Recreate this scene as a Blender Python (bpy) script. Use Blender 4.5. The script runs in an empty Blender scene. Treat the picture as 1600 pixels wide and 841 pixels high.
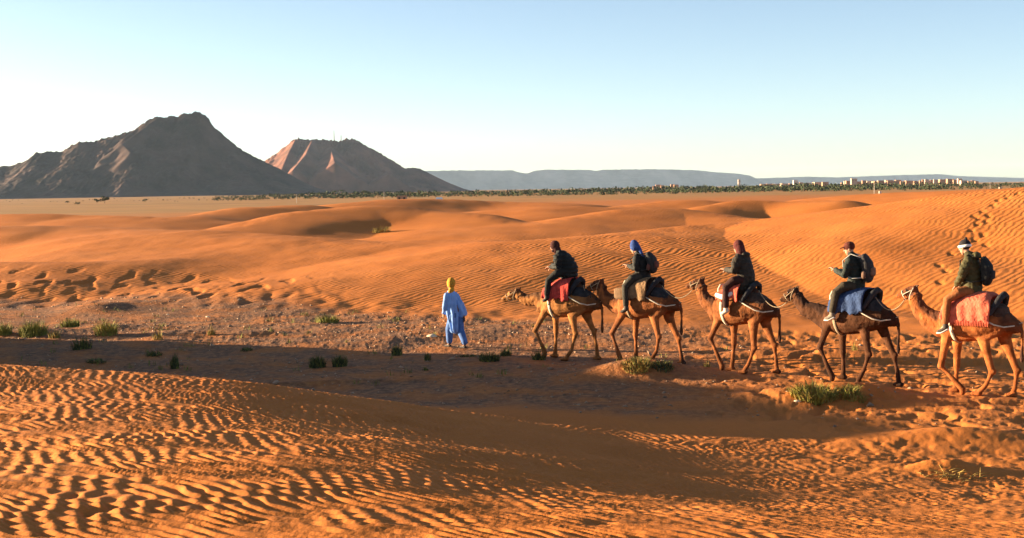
import bpy, bmesh, math, random
import numpy as np
from mathutils import Vector, Matrix

random.seed(7)
SC = bpy.context.scene
COL = SC.collection

# ------------------------------------------------------------------ camera
CAM_H = 3.9
F = 2100.0                      # focal length in pixels of the 1600 x 841 photograph
PITCH = math.radians(3.40)      # looking slightly down
ROLL = math.radians(0.89)       # hand-held tilt
c_f = np.array([0, math.cos(PITCH), -math.sin(PITCH)])
_r = np.array([1.0, 0, 0]); _u = np.array([0, math.sin(PITCH), math.cos(PITCH)])
c_r = math.cos(ROLL) * _r - math.sin(ROLL) * _u
c_u = math.sin(ROLL) * _r + math.cos(ROLL) * _u
CAMP = np.array([0, 0, CAM_H])
cam = bpy.data.cameras.new('camera')
cam.sensor_width = 36.0
cam.lens = 36.0 * F / 1600.0
cam.clip_start = 0.1
cam.clip_end = 60000
cam_o = bpy.data.objects.new('camera', cam)
COL.objects.link(cam_o)
M = Matrix.Identity(4)
for i in range(3):
    M[i][0] = c_r[i]; M[i][1] = c_u[i]; M[i][2] = -c_f[i]; M[i][3] = CAMP[i]
cam_o.matrix_world = M
SC.camera = cam_o

# ------------------------------------------------------------------ sky, sun, exposure
SUN_ELEV = math.radians(7.6)
LD = np.array([0.970, -0.243]); LD /= np.linalg.norm(LD)     # horizontal travel of the light: from the left, a touch from ahead
to_sun = np.array([-LD[0] * math.cos(SUN_ELEV), -LD[1] * math.cos(SUN_ELEV), math.sin(SUN_ELEV)])
world = bpy.data.worlds.new('World')
SC.world = world
world.use_nodes = True
wn = world.node_tree.nodes; wl = world.node_tree.links
sky = wn.new('ShaderNodeTexSky')
sky.sky_type = 'NISHITA'
sky.sun_disc = False
sky.sun_elevation = SUN_ELEV
sky.sun_rotation = math.atan2(to_sun[0], to_sun[1])
sky.altitude = 700
sky.air_density = 0.6
sky.dust_density = 0.9
sky.ozone_density = 0.5
bg = wn['Background']
bg.inputs['Strength'].default_value = 0.054
wl.new(sky.outputs['Color'], bg.inputs['Color'])
sun = bpy.data.lights.new('sun', 'SUN')
sun.energy = 5.0
sun.angle = math.radians(0.5)
sun.color = (1.0, 0.78, 0.50)
sun_o = bpy.data.objects.new('sun', sun)
COL.objects.link(sun_o)
sun_o.rotation_euler = Vector(-to_sun).to_track_quat('-Z', 'Y').to_euler()
SC.view_settings.view_transform = 'Standard'
SC.view_settings.look = 'None'
SC.view_settings.exposure = 2.32
SC.view_settings.gamma = 1.0
SC.view_settings.use_curve_mapping = False

# ------------------------------------------------------------------ helpers
def ray(px, py):
    return c_f + (px - 800.0) / F * c_r + (420.5 - py) / F * c_u
def at(px, py, D):
    d = ray(px, py); return CAMP + d * (D / d[1])
def at_z(px, py, z=0.0):
    d = ray(px, py); return CAMP + d * ((z - CAM_H) / d[2])
def at_plane(px, py, P, n):
    d = ray(px, py); return CAMP + d * (np.dot(np.asarray(P) - CAMP, n) / np.dot(d, n))

_rng = np.random.RandomState(3)
_perm = np.concatenate([_rng.permutation(256)] * 3)
_ga = np.arange(256) * 2 * math.pi / 256
_gx, _gy = np.cos(_ga), np.sin(_ga)
def pn(x, y, seed=0):
    """gradient noise, about -0.7 .. 0.7"""
    x = np.asarray(x, float) + seed * 17.31; y = np.asarray(y, float) - seed * 9.77
    xi = np.floor(x).astype(np.int64); yi = np.floor(y).astype(np.int64)
    fx = x - xi; fy = y - yi
    xi &= 255; yi &= 255
    def g(ix, iy, dx, dy):
        h = _perm[_perm[ix & 255] + (iy & 255)]
        return _gx[h] * dx + _gy[h] * dy
    sx = fx * fx * fx * (fx * (fx * 6 - 15) + 10); sy = fy * fy * fy * (fy * (fy * 6 - 15) + 10)
    a = g(xi, yi, fx, fy); b = g(xi + 1, yi, fx - 1, fy)
    c = g(xi, yi + 1, fx, fy - 1); d = g(xi + 1, yi + 1, fx - 1, fy - 1)
    return (a * (1 - sx) + b * sx) * (1 - sy) + (c * (1 - sx) + d * sx) * sy
def fbm(x, y, o=4, seed=0):
    s = 0; a = 1.0
    for i in range(o):
        s = s + a * pn(x * 2 ** i, y * 2 ** i, seed + i); a *= 0.5
    return s
def sstep(a, b, x):
    t = np.clip((x - a) / (b - a), 0, 1); return t * t * (3 - 2 * t)

def mesh_np(name, V, Fc, mat=None, smooth=True, parent=None):
    """V (n,3), Fc: list of faces or (m,3|4) array"""
    me = bpy.data.meshes.new(name)
    V = np.asarray(V, np.float32)
    if isinstance(Fc, np.ndarray):
        k = Fc.shape[1]; m = Fc.shape[0]
        me.vertices.add(len(V)); me.vertices.foreach_set('co', V.ravel())
        me.loops.add(m * k); me.loops.foreach_set('vertex_index', Fc.astype(np.int32).ravel())
        me.polygons.add(m)
        me.polygons.foreach_set('loop_start', np.arange(0, m * k, k, dtype=np.int32))
        me.polygons.foreach_set('loop_total', np.full(m, k, np.int32))
        me.update(calc_edges=True)
    else:
        me.from_pydata([tuple(v) for v in V], [], [tuple(f) for f in Fc]); me.update()
    if smooth:
        me.polygons.foreach_set('use_smooth', np.ones(len(me.polygons), bool))
    o = bpy.data.objects.new(name, me)
    COL.objects.link(o)
    if mat: me.materials.append(mat)
    if parent: o.parent = parent
    return o
def tag(o, label=None, cat=None, group=None, kind=None):
    if label: o['label'] = label
    if cat: o['category'] = cat
    if group: o['group'] = group
    if kind: o['kind'] = kind
    return o
def empty(name, loc, label, cat, group=None, frame=None):
    o = bpy.data.objects.new(name, None); COL.objects.link(o)
    o.empty_display_size = 0.2
    if frame is None:
        o.location = loc
    else:
        m = Matrix.Identity(4)
        for i in range(3):
            for j in range(3): m[i][j] = frame[j][i]
            m[i][3] = loc[i]
        o.matrix_world = m
    return tag(o, label, cat, group)

class MB:
    """collects shapes into one mesh"""
    def __init__(s): s.v = []; s.f = []
    def add(s, V, Fc):
        b = len(s.v); s.v += [tuple(map(float, p)) for p in V]; s.f += [tuple(i + b for i in f) for f in Fc]; return s
    def tube(s, pts, rad, side=(0, 1, 0), n=14, cap=True):
        """pts list of 3-vectors; rad scalar, list of scalars or of (side radius, other radius)"""
        P = [np.array(p, float) for p in pts]; k = len(P)
        if not hasattr(rad, '__len__'): rad = [rad] * k
        R = [(r, r) if not hasattr(r, '__len__') else r for r in rad]
        if cap:     # rounded ends
            d0 = P[0] - P[1]; d0 /= np.linalg.norm(d0) + 1e-9; d1 = P[-1] - P[-2]; d1 /= np.linalg.norm(d1) + 1e-9
            m0 = min(R[0]) * 0.9; m1 = min(R[-1]) * 0.9
            P = [P[0] + d0 * m0, P[0] + d0 * m0 * .7] + P + [P[-1] + d1 * m1 * .7, P[-1] + d1 * m1]
            R = [tuple(.25 * r for r in R[0]), tuple(.72 * r for r in R[0])] + R + [tuple(.72 * r for r in R[-1]), tuple(.25 * r for r in R[-1])]
            k = len(P)
        V = []; Fc = []
        sv = np.array(side, float)
        for i in range(k):
            t = P[min(i + 1, k - 1)] - P[max(i - 1, 0)]; t /= np.linalg.norm(t) + 1e-9
            a = sv - t * np.dot(sv, t)
            if np.linalg.norm(a) < 0.15:
                a = np.array([1, 0, 0.]) - t * t[0]
            a /= np.linalg.norm(a); b = np.cross(t, a)
            for j in range(n):
                q = 2 * math.pi * j / n
                V.append(P[i] + a * math.cos(q) * R[i][0] + b * math.sin(q) * R[i][1])
        for i in range(k - 1):
            for j in range(n):
                Fc.append((i * n + j, i * n + (j + 1) % n, (i + 1) * n + (j + 1) % n, (i + 1) * n + j))
        Fc.append(tuple(range(n))[::-1]); Fc.append(tuple((k - 1) * n + j for j in range(n)))
        return s.add(V, Fc)
    def ball(s, c, r, n=12, m=8, ax=None):
        c = np.array(c, float); r = (r, r, r) if not hasattr(r, '__len__') else r
        A = np.eye(3) if ax is None else np.array(ax, float)
        V = [c + A[2] * r[2]]; Fc = []
        for i in range(1, m):
            th = math.pi * i / m
            for j in range(n):
                q = 2 * math.pi * j / n
                V.append(c + A[0] * r[0] * math.sin(th) * math.cos(q) + A[1] * r[1] * math.sin(th) * math.sin(q) + A[2] * r[2] * math.cos(th))
        V.append(c - A[2] * r[2])
        for j in range(n): Fc.append((0, 1 + j, 1 + (j + 1) % n))
        for i in range(m - 2):
            for j in range(n):
                a = 1 + i * n
                Fc.append((a + j, a + n + j, a + n + (j + 1) % n, a + (j + 1) % n))
        e = len(V) - 1; a = 1 + (m - 2) * n
        for j in range(n): Fc.append((e, a + (j + 1) % n, a + j))
        return s.add(V, Fc)
    def box(s, c, h, ax=None):
        c = np.array(c, float); A = np.eye(3) if ax is None else np.array(ax, float)
        V = [c + A[0] * h[0] * x + A[1] * h[1] * y + A[2] * h[2] * z for x in (-1, 1) for y in (-1, 1) for z in (-1, 1)]
        return s.add(V, [(0, 1, 3, 2), (4, 6, 7, 5), (0, 4, 5, 1), (2, 3, 7, 6), (0, 2, 6, 4), (1, 5, 7, 3)])
    def build(s, name, mat=None, parent=None, smooth=True):
        return mesh_np(name, s.v, s.f, mat, smooth, parent)
    def remesh(s, name, mat=None, parent=None, vox=0.02, it=4, fac=0.5):
        """one continuous skin round every shape collected"""
        o = mesh_np(name + '_cage', s.v, s.f)
        m = o.modifiers.new('r', 'REMESH'); m.mode = 'VOXEL'; m.voxel_size = vox; m.use_smooth_shade = True
        m = o.modifiers.new('s', 'SMOOTH'); m.factor = fac; m.iterations = it
        dg = bpy.context.evaluated_depsgraph_get()
        me = bpy.data.meshes.new_from_object(o.evaluated_get(dg))
        old = o.data
        bpy.data.objects.remove(o); bpy.data.meshes.remove(old)
        me.name = name
        me.polygons.foreach_set('use_smooth', np.ones(len(me.polygons), bool))
        o = bpy.data.objects.new(name, me); COL.objects.link(o)
        me.materials.clear()
        if mat: me.materials.append(mat)
        if parent: o.parent = parent
        return o

_mats = {}
def mat(name, col, rough=0.85, var=0.25, scale=6.0, bump=0.0, attr=None, spec=0.2, sheen=0.0, bscale=None):
    """plain procedural material: colour broken up by noise, optional colour attribute and bump"""
    if name in _mats: return _mats[name]
    m = bpy.data.materials.new(name); m.use_nodes = True
    n = m.node_tree.nodes; l = m.node_tree.links
    b = n['Principled BSDF']; b.inputs['Roughness'].default_value = rough
    b.inputs['Specular IOR Level'].default_value = spec
    if sheen:
        b.inputs['Sheen Weight'].default_value = sheen
    tc = n.new('ShaderNodeTexCoord')
    nz = n.new('ShaderNodeTexNoise'); nz.inputs['Scale'].default_value = scale; nz.inputs['Detail'].default_value = 5
    l.new(tc.outputs['Object'], nz.inputs['Vector'])
    mr = n.new('ShaderNodeMapRange'); mr.inputs['From Min'].default_value = .3; mr.inputs['From Max'].default_value = .7
    mr.inputs['To Min'].default_value = 1 - var; mr.inputs['To Max'].default_value = 1 + var
    l.new(nz.outputs['Fac'], mr.inputs['Value'])
    mx = n.new('ShaderNodeMix'); mx.data_type = 'RGBA'; mx.blend_type = 'MULTIPLY'; mx.inputs['Factor'].default_value = 1
    if attr:
        at_ = n.new('ShaderNodeAttribute'); at_.attribute_name = attr
        l.new(at_.outputs['Color'], mx.inputs['A'])
    else:
        mx.inputs['A'].default_value = (*col, 1)
    l.new(mr.outputs['Result'], mx.inputs['B'])
    l.new(mx.outputs['Result'], b.inputs['Base Color'])
    if bump:
        nb = n.new('ShaderNodeTexNoise'); nb.inputs['Scale'].default_value = bscale or scale * 4; nb.inputs['Detail'].default_value = 4
        l.new(tc.outputs['Object'], nb.inputs['Vector'])
        bp = n.new('ShaderNodeBump'); bp.inputs['Strength'].default_value = 1.0; bp.inputs['Distance'].default_value = bump
        l.new(nb.outputs['Fac'], bp.inputs['Height']); l.new(bp.outputs['Normal'], b.inputs['Normal'])
    _mats[name] = m
    return m
def set_color(o, rgb, name='coat'):
    me = o.data
    a = me.color_attributes.new(name, 'FLOAT_COLOR', 'POINT')
    c = np.ones((len(me.vertices), 4), np.float32); c[:, :3] = rgb
    a.data.foreach_set('color', c.ravel())
def verts(o):
    a = np.empty(len(o.data.vertices) * 3, np.float32); o.data.vertices.foreach_get('co', a); return a.reshape(-1, 3)
def set_verts(o, V):
    o.data.vertices.foreach_set('co', np.asarray(V, np.float32).ravel()); o.data.update()

# ------------------------------------------------------------------ ground
# foreground dune and valley: a smooth surface through measured points (pixel column, pixel row, height)
CP = []
for px, py, z in [(-200, 841, 2.1), (0, 841, 2.05), (400, 841, 2.02), (800, 841, 1.92), (1200, 841, 1.68), (1600, 841, 1.25), (1800, 841, 1.0),
                  (0, 720, 1.84), (350, 720, 1.78), (700, 720, 1.38), (1000, 720, .55), (1250, 720, .17), (1500, 740, .10), (1750, 740, .08), (900, 780, 1.42), (1150, 785, .92), (1400, 790, .52), (700, 690, 1.02), (1000, 692, .28),
                  (-150, 640, 1.55), (0, 640, 1.55), (200, 640, 1.52), (400, 650, 1.38), (560, 665, 1.12), (850, 695, .66), (900, 660, .12), (1100, 668, .04), (1350, 690, .08), (1600, 690, .06),
                  (-150, 560, 1.32), (0, 569, 1.30), (200, 583, 1.26), (400, 599, 1.10), (560, 619, .82), (700, 642, .50), (0, 598, 1.46), (300, 618, 1.36), (1200, 650, .0), (1450, 650, .0), (1700, 660, .0),
                  (0, 548, .0), (300, 560, .0), (600, 575, .0), (800, 585, 0), (1000, 595, 0), (1250, 610, 0), (1500, 620, 0), (1700, 620, 0),
                  (0, 520, .0), (400, 530, 0), (700, 548, 0), (900, 560, 0), (1100, 570, 0), (1300, 590, 0), (1600, 590, 0),
                  (0, 500, 0), (300, 505, 0), (600, 515, 0), (800, 525, 0), (1000, 535, 0), (1200, 540, 0), (1400, 550, 0.05), (1600, 550, .1)]:
    p = at_z(px, py, z); CP.append((p[0], p[1], z))
for x, y, z in [(0, 0, 2.15), (-4, 0, 2.1), (4, 0, 1.7), (0, -6, 2.0), (-9, 4, 2.25), (9, 3, .9), (9, -8, .8), (-9, -9, 1.7), (0, -18, 1.0),
                (-15, 12, 2.15), (-20, 20, 1.3), (-24, 8, 2.2), (-25, -10, .8), (-20, 28, .4), (-26, 34, .2), (-24, 42, 0), (18, 12, .1), (22, 25, .2), (20, -12, .2),
                (0, -40, .2), (-40, 0, .2), (40, 0, .1), (-40, 30, .1), (-30, -30, .1), (30, -30, .1), (35, 35, .3), (-35, 50, 0), (0, 50, 0), (-12, 28, .1), (-9.5, 26.5, .08), (-7, 25.8, .05), (-4, 24.8, .03), (-2, 24.2, 0), (1, 23.6, 0), (3.5, 22.6, 0), (-18, 48, 0), (20, 48, .1)]:
    CP.append((x, y, z))
CP = np.array(CP)
def _tps(r2): return 0.5 * r2 * np.log(r2 + 1e-6)
_n = len(CP)
_K = _tps((CP[:, None, 0] - CP[None, :, 0]) ** 2 + (CP[:, None, 1] - CP[None, :, 1]) ** 2) + np.eye(_n) * 0.25
_Pm = np.c_[np.ones(_n), CP[:, :2]]
_A = np.block([[_K, _Pm], [_Pm.T, np.zeros((3, 3))]])
_W = np.linalg.solve(_A, np.r_[CP[:, 2], 0, 0, 0])
def rbf(x, y):
    s = _W[_n] + _W[_n + 1] * x + _W[_n + 2] * y
    for i in range(_n): s = s + _W[i] * _tps((x - CP[i, 0]) ** 2 + (y - CP[i, 1]) ** 2)
    return s

# dunes beyond the valley: crest lines (pixel column, row, distance), width of the near face, width of the far face
RIDGES = [
    ([(230, 362, 80), (290, 359, 76), (459, 369, 67), (564, 376, 64), (642, 379, 63), (734, 379, 62), (790, 382, 58), (900, 374, 58), (1050, 358, 60),
      (1204, 342, 64), (1300, 330, 64), (1393, 317, 62), (1480, 304, 60), (1600, 286, 58), (1760, 276, 56), (2000, 272, 60), (2400, 285, 64)], 23, 10, 1.25),
    ([(-700, 410, 58), (-300, 412, 58), (0, 409, 57), (150, 405, 57), (275, 400, 58), (350, 398, 60), (430, 402, 60)], 10, 7, 1.1),
    ([(-600, 352, 90), (-200, 355, 88), (0, 352, 84), (100, 353, 84), (200, 356, 82), (300, 362, 78)], 22, 9, 1.3),
    ([(-500, 340, 130), (-100, 336, 130), (0, 334, 128), (60, 332, 126), (110, 333, 126), (200, 336, 122), (262, 344, 118)], 25, 12, 1.2),
    ([(215, 352, 112), (260, 343, 118), (330, 333, 128), (395, 324, 135), (470, 320, 140)], 19, 14, 1.1),
    ([(380, 352, 100), (430, 338, 104), (475, 328, 108), (560, 321, 112), (610, 322, 112), (660, 327, 111), (710, 332, 108), (770, 340, 102), (830, 349, 96)], 20, 11, 1.1),
    ([(700, 336, 150), (760, 328, 150), (820, 324, 150), (880, 319, 150), (930, 324, 150), (1000, 319, 155), (1080, 313, 160), (1130, 318, 160), (1250, 311, 160), (1400, 300, 150), (1600, 292, 140), (1800, 285, 130)], 30, 16, 1.2),
    ([(800, 350, 95), (860, 342, 98), (950, 330, 104), (1030, 324, 108), (1090, 328, 106), (1160, 338, 100)], 21, 11, 1.1),
    ([(900, 336, 125), (960, 327, 130), (1010, 327, 130), (1060, 334, 125)], 16, 10, 1.1),
    ([(1100, 322, 128), (1170, 314, 132), (1240, 316, 130), (1320, 312, 126)], 12, 8, 1.1),
    ([(560, 316, 200), (620, 312, 205), (700, 311, 210), (800, 314, 210), (860, 317, 205)], 26, 16, 1.1),
]
RW = []
for pts, wf, wb, ex in RIDGES:
    # densify the crest with a smooth curve
    P = np.array([at(*p) for p in pts]); t = np.linspace(0, len(P) - 1, len(P) * 3)
    i = np.clip(t.astype(int), 0, len(P) - 2); f = t - i
    def g(k): return P[np.clip(k, 0, len(P) - 1)]
    p0, p1, p2, p3 = g(i - 1), g(i), g(i + 1), g(i + 2); f = f[:, None]
    Q = .5 * (2 * p1 + (p2 - p0) * f + (2 * p0 - 5 * p1 + 4 * p2 - p3) * f ** 2 + (3 * p1 - p0 - 3 * p2 + p3) * f ** 3)
    RW.append((Q, wf, wb, ex))
def ridge_h(x, y, R):
    Q, wf, wb, ex = R
    qa = np.arctan2(Q[:, 0], Q[:, 1]); rc = np.interp(np.arctan2(x, y), qa, np.hypot(Q[:, 0], Q[:, 1]))     # beyond the crest or before it
    k = sstep(-1.5, 1.5, np.hypot(x, y) - rc)
    wob = 1 + .35 * fbm(x * .06, y * .06, 2, 5)
    h = np.zeros_like(x); W = max(wf, wb) * 1.3
    for a, b in zip(Q[:-1], Q[1:]):
        lo0, hi0 = min(a[0], b[0]) - W, max(a[0], b[0]) + W; lo1, hi1 = min(a[1], b[1]) - W, max(a[1], b[1]) + W
        m = np.nonzero((x > lo0) & (x < hi0) & (y > lo1) & (y < hi1))[0]
        if not len(m): continue
        xm, ym, km, wm = x[m], y[m], k[m], wob[m]
        ex_, ey_ = b[0] - a[0], b[1] - a[1]; L2 = ex_ * ex_ + ey_ * ey_
        t = np.clip(((xm - a[0]) * ex_ + (ym - a[1]) * ey_) / L2, 0, 1)
        d = np.hypot(xm - a[0] - t * ex_, ym - a[1] - t * ey_)
        front = np.clip(1 - d / (wf * wm), 0, 1); back = np.clip(1 - d / (wb * wm), 0, 1)
        soft = np.where(d < 3.0, .04 * (1 - d / 3.0) ** 2, 0)         # crest not knife-sharp
        pf = (sstep(0, 1, front) * .55 + front ** ex * .45) * (1 - km) + sstep(0, 1, back) * km
        h[m] = np.maximum(h[m], (a[2] + t * (b[2] - a[2])) * np.clip(pf - soft, 0, 1))
    return h
BUMPS = [  # small mounds standing in the valley: pixel, height, radius across, radius along the view
    (1000, 585, .30, 1.2, .6), (1275, 622, .24, 1.6, .75), (1345, 618, .08, .9, .5), (1480, 748, .16, .55, .3), (1180, 560, .1, 1.6, .8), (1330, 560, .1, 2.2, 1.0),
    (1560, 560, .12, 2.2, 1.2), (1500, 690, .14, 1.2, .6), (150, 494, .22, 1.1, 1.2), (40, 470, .3, 3, 2), (60, 530, .12, 1.2, .8), (170, 522, .12, .8, .7), (320, 531, .1, 2.2, .7)]
BW = [(at_z(px, py, 0), h, a, b) for px, py, h, a, b in BUMPS]
FOOT = [(1535, 331), (1522, 339), (1541, 348), (1527, 353), (1518, 362), (1536, 369), (1524, 378), (1541, 385), (1508, 391), (1552, 322), (1487, 399), (1467, 415), (1479, 425), (1469, 442),
        (1560, 314), (1575, 310), (1590, 304), (1530, 343), (1545, 338)]
def smax(a, b, k=.35):
    h = np.clip(.5 + .5 * (a - b) / k, 0, 1)
    return b * (1 - h) + a * h + k * h * (1 - h)
# the tall neighbouring dune to the left, out of view, whose shadow lies along the valley
def blocker(x, y):
    p = -LD[1] * x + LD[0] * y          # across the light
    s = LD[0] * x + LD[1] * y
    prof = sstep(18.7, 20.8, p) * (1 - sstep(29.9, 31.6, p))
    along = sstep(-46, -28, s) * (1 - sstep(-27, -20.5, s))
    prof = prof * (1 - .12 * np.exp(-((p - 27.0) / .75) ** 2))          # a dip added to its crest to let sun through to the golden tuft
    return 3.26 * prof * along * (1 + .12 * pn(p * .25, s * .1, 3))
def hbase(x, y):
    x = np.asarray(x, float); y = np.asarray(y, float)
    r = np.hypot(x, y)
    z = np.zeros_like(x)
    m = r < 62
    if m.any():
        zz = rbf(x[m], y[m]) * (1 - sstep(40, 60, r[m]))
        z[m] = np.clip(zz, -.12, 4)
    z = z + blocker(x, y)
    m = (r > 28) & (r < 320)
    if m.any():
        xm, ym = x[m], y[m]
        q = np.zeros_like(xm)
        for R in RW: q = smax(q, ridge_h(xm, ym, R), .25) - .0
        q = q + (.30 * fbm(xm * .045, ym * .06, 3, 11) + .06 * fbm(xm * .22, ym * .22, 2, 15)) * sstep(38, 52, r[m]) * (1 - sstep(180, 300, r[m]))
        z[m] = smax(z[m], q * sstep(30, 36, r[m]), .12) - .03
    for c, h, a, b in BW:
        z = z + h * np.exp(-((x - c[0]) / a) ** 2 - ((y - c[1]) / b) ** 2)
    # tiny bare hollows and undulations everywhere near
    z = z + .05 * fbm(x * .35, y * .35, 3, 21) * (1 - sstep(60, 120, r)) + .05 * pn(x * .8, y * .5, 25) * sstep(26, 30, r) * (1 - sstep(40, 50, r))
    # far plain
    z = z + 1.0 * fbm(x * .004, y * .004, 2, 31) * sstep(300, 700, r) * (1 - sstep(2500, 5000, r)) - .8 * sstep(250, 600, r)
    return z
def to_ground(px, py):
    """where the line of sight of a pixel meets the ground"""
    d = ray(px, py); D = np.exp(np.linspace(math.log(4), math.log(400), 900))
    P = CAMP[None] + d[None] * (D / d[1])[:, None]
    h = hbase(P[:, 0], P[:, 1]); k = np.argmax(P[:, 2] < h)
    return P[k] if (P[:, 2] < h).any() else at_z(px, py, 0)
FW = [to_ground(*p) for p in FOOT]

# floor of the valley: between the toe of the near dune and the toe of the far dunes
def zones(x, y):
    toe = np.interp(x, [-40, -13, -10.9, -4, 0, 4.5, 9, 14, 40], [31, 27.6, 26.6, 24.8, 23.6, 21.6, 19.3, 17.5, 14])
    far = np.interp(x, [-60, -20, -13, -9, -3, 1, 4, 8, 14, 40], [50, 48.5, 47, 45, 40.5, 37.5, 36, 34, 32.5, 30]) + 1.3 * fbm(x * .3, y * .3, 2, 41)
    fl = sstep(-1.0, 1.2, y - toe + .8 * fbm(x * .5, y * .5, 2, 43)) * (1 - sstep(-1.5, 1.0, y - far))
    return fl, toe, far
def ripples(x, y, lam, ang, seed, warp=1.0):
    """uneven wind ripples: a wave train with wandering phase, broken up by a second train"""
    ca, sa = math.cos(ang), math.sin(ang)
    u = x * ca + y * sa; v = -x * sa + y * ca
    wv = warp * lam * (1.6 * pn(u / (lam * 13), v / (lam * 10), seed) + .55 * pn(u / (lam * 3.2), v / (lam * 4.5), seed + 1) + .16 * pn(u / lam, v / (lam * 1.6), seed + 2))
    ph = 2 * math.pi * (u + wv * 1.6) / lam
    w = np.sin(ph + .55 * np.sin(ph))
    u2 = u * .82 - v * .57
    w2 = np.sin(2 * math.pi * (u2 + wv * 1.1) / (lam * 1.15) + 1.3)
    k = sstep(-.12, .28, pn(u / (lam * 8), v / (lam * 8), seed + 4))
    amp = .85 + .55 * pn(u / (lam * 3.5), v / (lam * 3.5), seed + 6)
    return (w * (1 - .4 * k) + w2 * .7 * k) * amp
def hfine(x, y):
    """relief too fine for hbase: ripples, prints, clods"""
    r = np.hypot(x, y)
    fl, toe, far = zones(x, y)
    az = np.arctan2(x, np.maximum(y, 1e-3))
    z = np.zeros_like(x)
    m = (r < 42) & (y > 0) & (np.abs(az) < .55)
    xm, ym, flm = x[m], y[m], fl[m]
    near = (1 - flm) * (ym < toe[m] + 2)
    apron = sstep(-.5, 3.6, toe[m] - ym)                       # smooth foot of the near dune
    rp = ripples(xm, ym, .128, math.radians(50), 50)
    am = .0142 * (.7 + .3 * sstep(-.3, .3, fbm(xm * .25, ym * .25, 2, 61) + .25))
    q = rp * am * near * apron * (1 - .5 * sstep(20, 34, r[m]))
    q = q + .005 * fbm(xm * 7, ym * 7, 3, 63) * near * apron
    # shallow scuffs on the near dune
    sc = pn(xm * 1.9, ym * 1.6, 66); q = q - .045 * sstep(.30, .55, sc) * near * apron * (1 - sstep(7.6, 10, ym))
    # valley floor: clods and small stones to the left, trodden dents to the right
    right = sstep(1.5, 6.0, xm - (ym - 27) * .15)
    clod = .022 * np.maximum(fbm(xm * 5, ym * 3.2, 3, 71), -.12) + .012 * np.abs(pn(xm * 10, ym * 6, 75))
    dent = -.065 * sstep(.06, .34, pn(xm * 2.3, ym * 1.7, 81)) - .03 * sstep(.1, .4, pn(xm * 5.0, ym * 4.0, 83)) + .03 * pn(xm * 1.1, ym * 1.1, 85)
    lit = sstep(31.0, 33.5, ym)
    q = q + flm * (clod * (.15 + .85 * np.maximum(lit, right * .5)) + dent * (.12 + .78 * right))
    rt = sstep(2, 6, xm) * (1 - flm) * (ym < toe[m]) * sstep(12.5, 16, ym)
    q = q + rt * dent * .35
    z[m] = q
    # lumpy foot of the left dunes
    m2 = (r > 38) & (r < 66) & (y > 0)
    lump = -.07 * sstep(.08, .4, pn(x[m2] * 1.7, y[m2] * .6, 91)) * sstep(-1, 5, -x[m2] - 5.5) * (1 - sstep(1, 6, np.abs(y[m2] - far[m2] - 2.5))) + .05 * pn(x[m2] * 2, y[m2] * 1.4, 93) * (1 - sstep(1, 4, np.abs(y[m2] - far[m2])))
    z[m2] += lump
    for c in FW:
        d2 = ((x - c[0]) / .11) ** 2 + ((y - c[1]) / .26) ** 2
        z = z - .055 * np.exp(-d2 ** 2)
    return z
def height(x, y):
    x = np.atleast_1d(np.asarray(x, float)); y = np.atleast_1d(np.asarray(y, float))
    return hbase(x, y) + hfine(x, y)
def gz(x, y): return float(height(x, y)[0])

AZ = .405
fine = np.linspace(-AZ, AZ, 1180)
side_ = AZ + (np.linspace(0, 1, 70)[1:] ** 1.6) * (math.pi - AZ)
az = np.r_[-side_[::-1][1:], fine, side_]          # closes behind the camera
rr = np.r_[np.geomspace(.05, 5.0, 22)[:-1], np.exp(np.arange(math.log(5.0), math.log(30), .0045)), np.exp(np.arange(math.log(30), math.log(75), .0052)),
           np.exp(np.arange(math.log(75), math.log(220), .010)), np.geomspace(220, 17000, 46)]
AA, RR = np.meshgrid(az, rr)
X = RR * np.sin(AA); Y = RR * np.cos(AA)
Z = height(X.ravel(), Y.ravel())
nr, nc = X.shape
idx = np.arange(nr * nc).reshape(nr, nc)
nx = np.roll(idx, -1, axis=1)
quads = np.stack([idx[:-1], nx[:-1], nx[1:], idx[1:]], -1).reshape(-1, 4)
fl, toe, far = zones(X.ravel(), Y.ravel())
Rf = RR.ravel()

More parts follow.
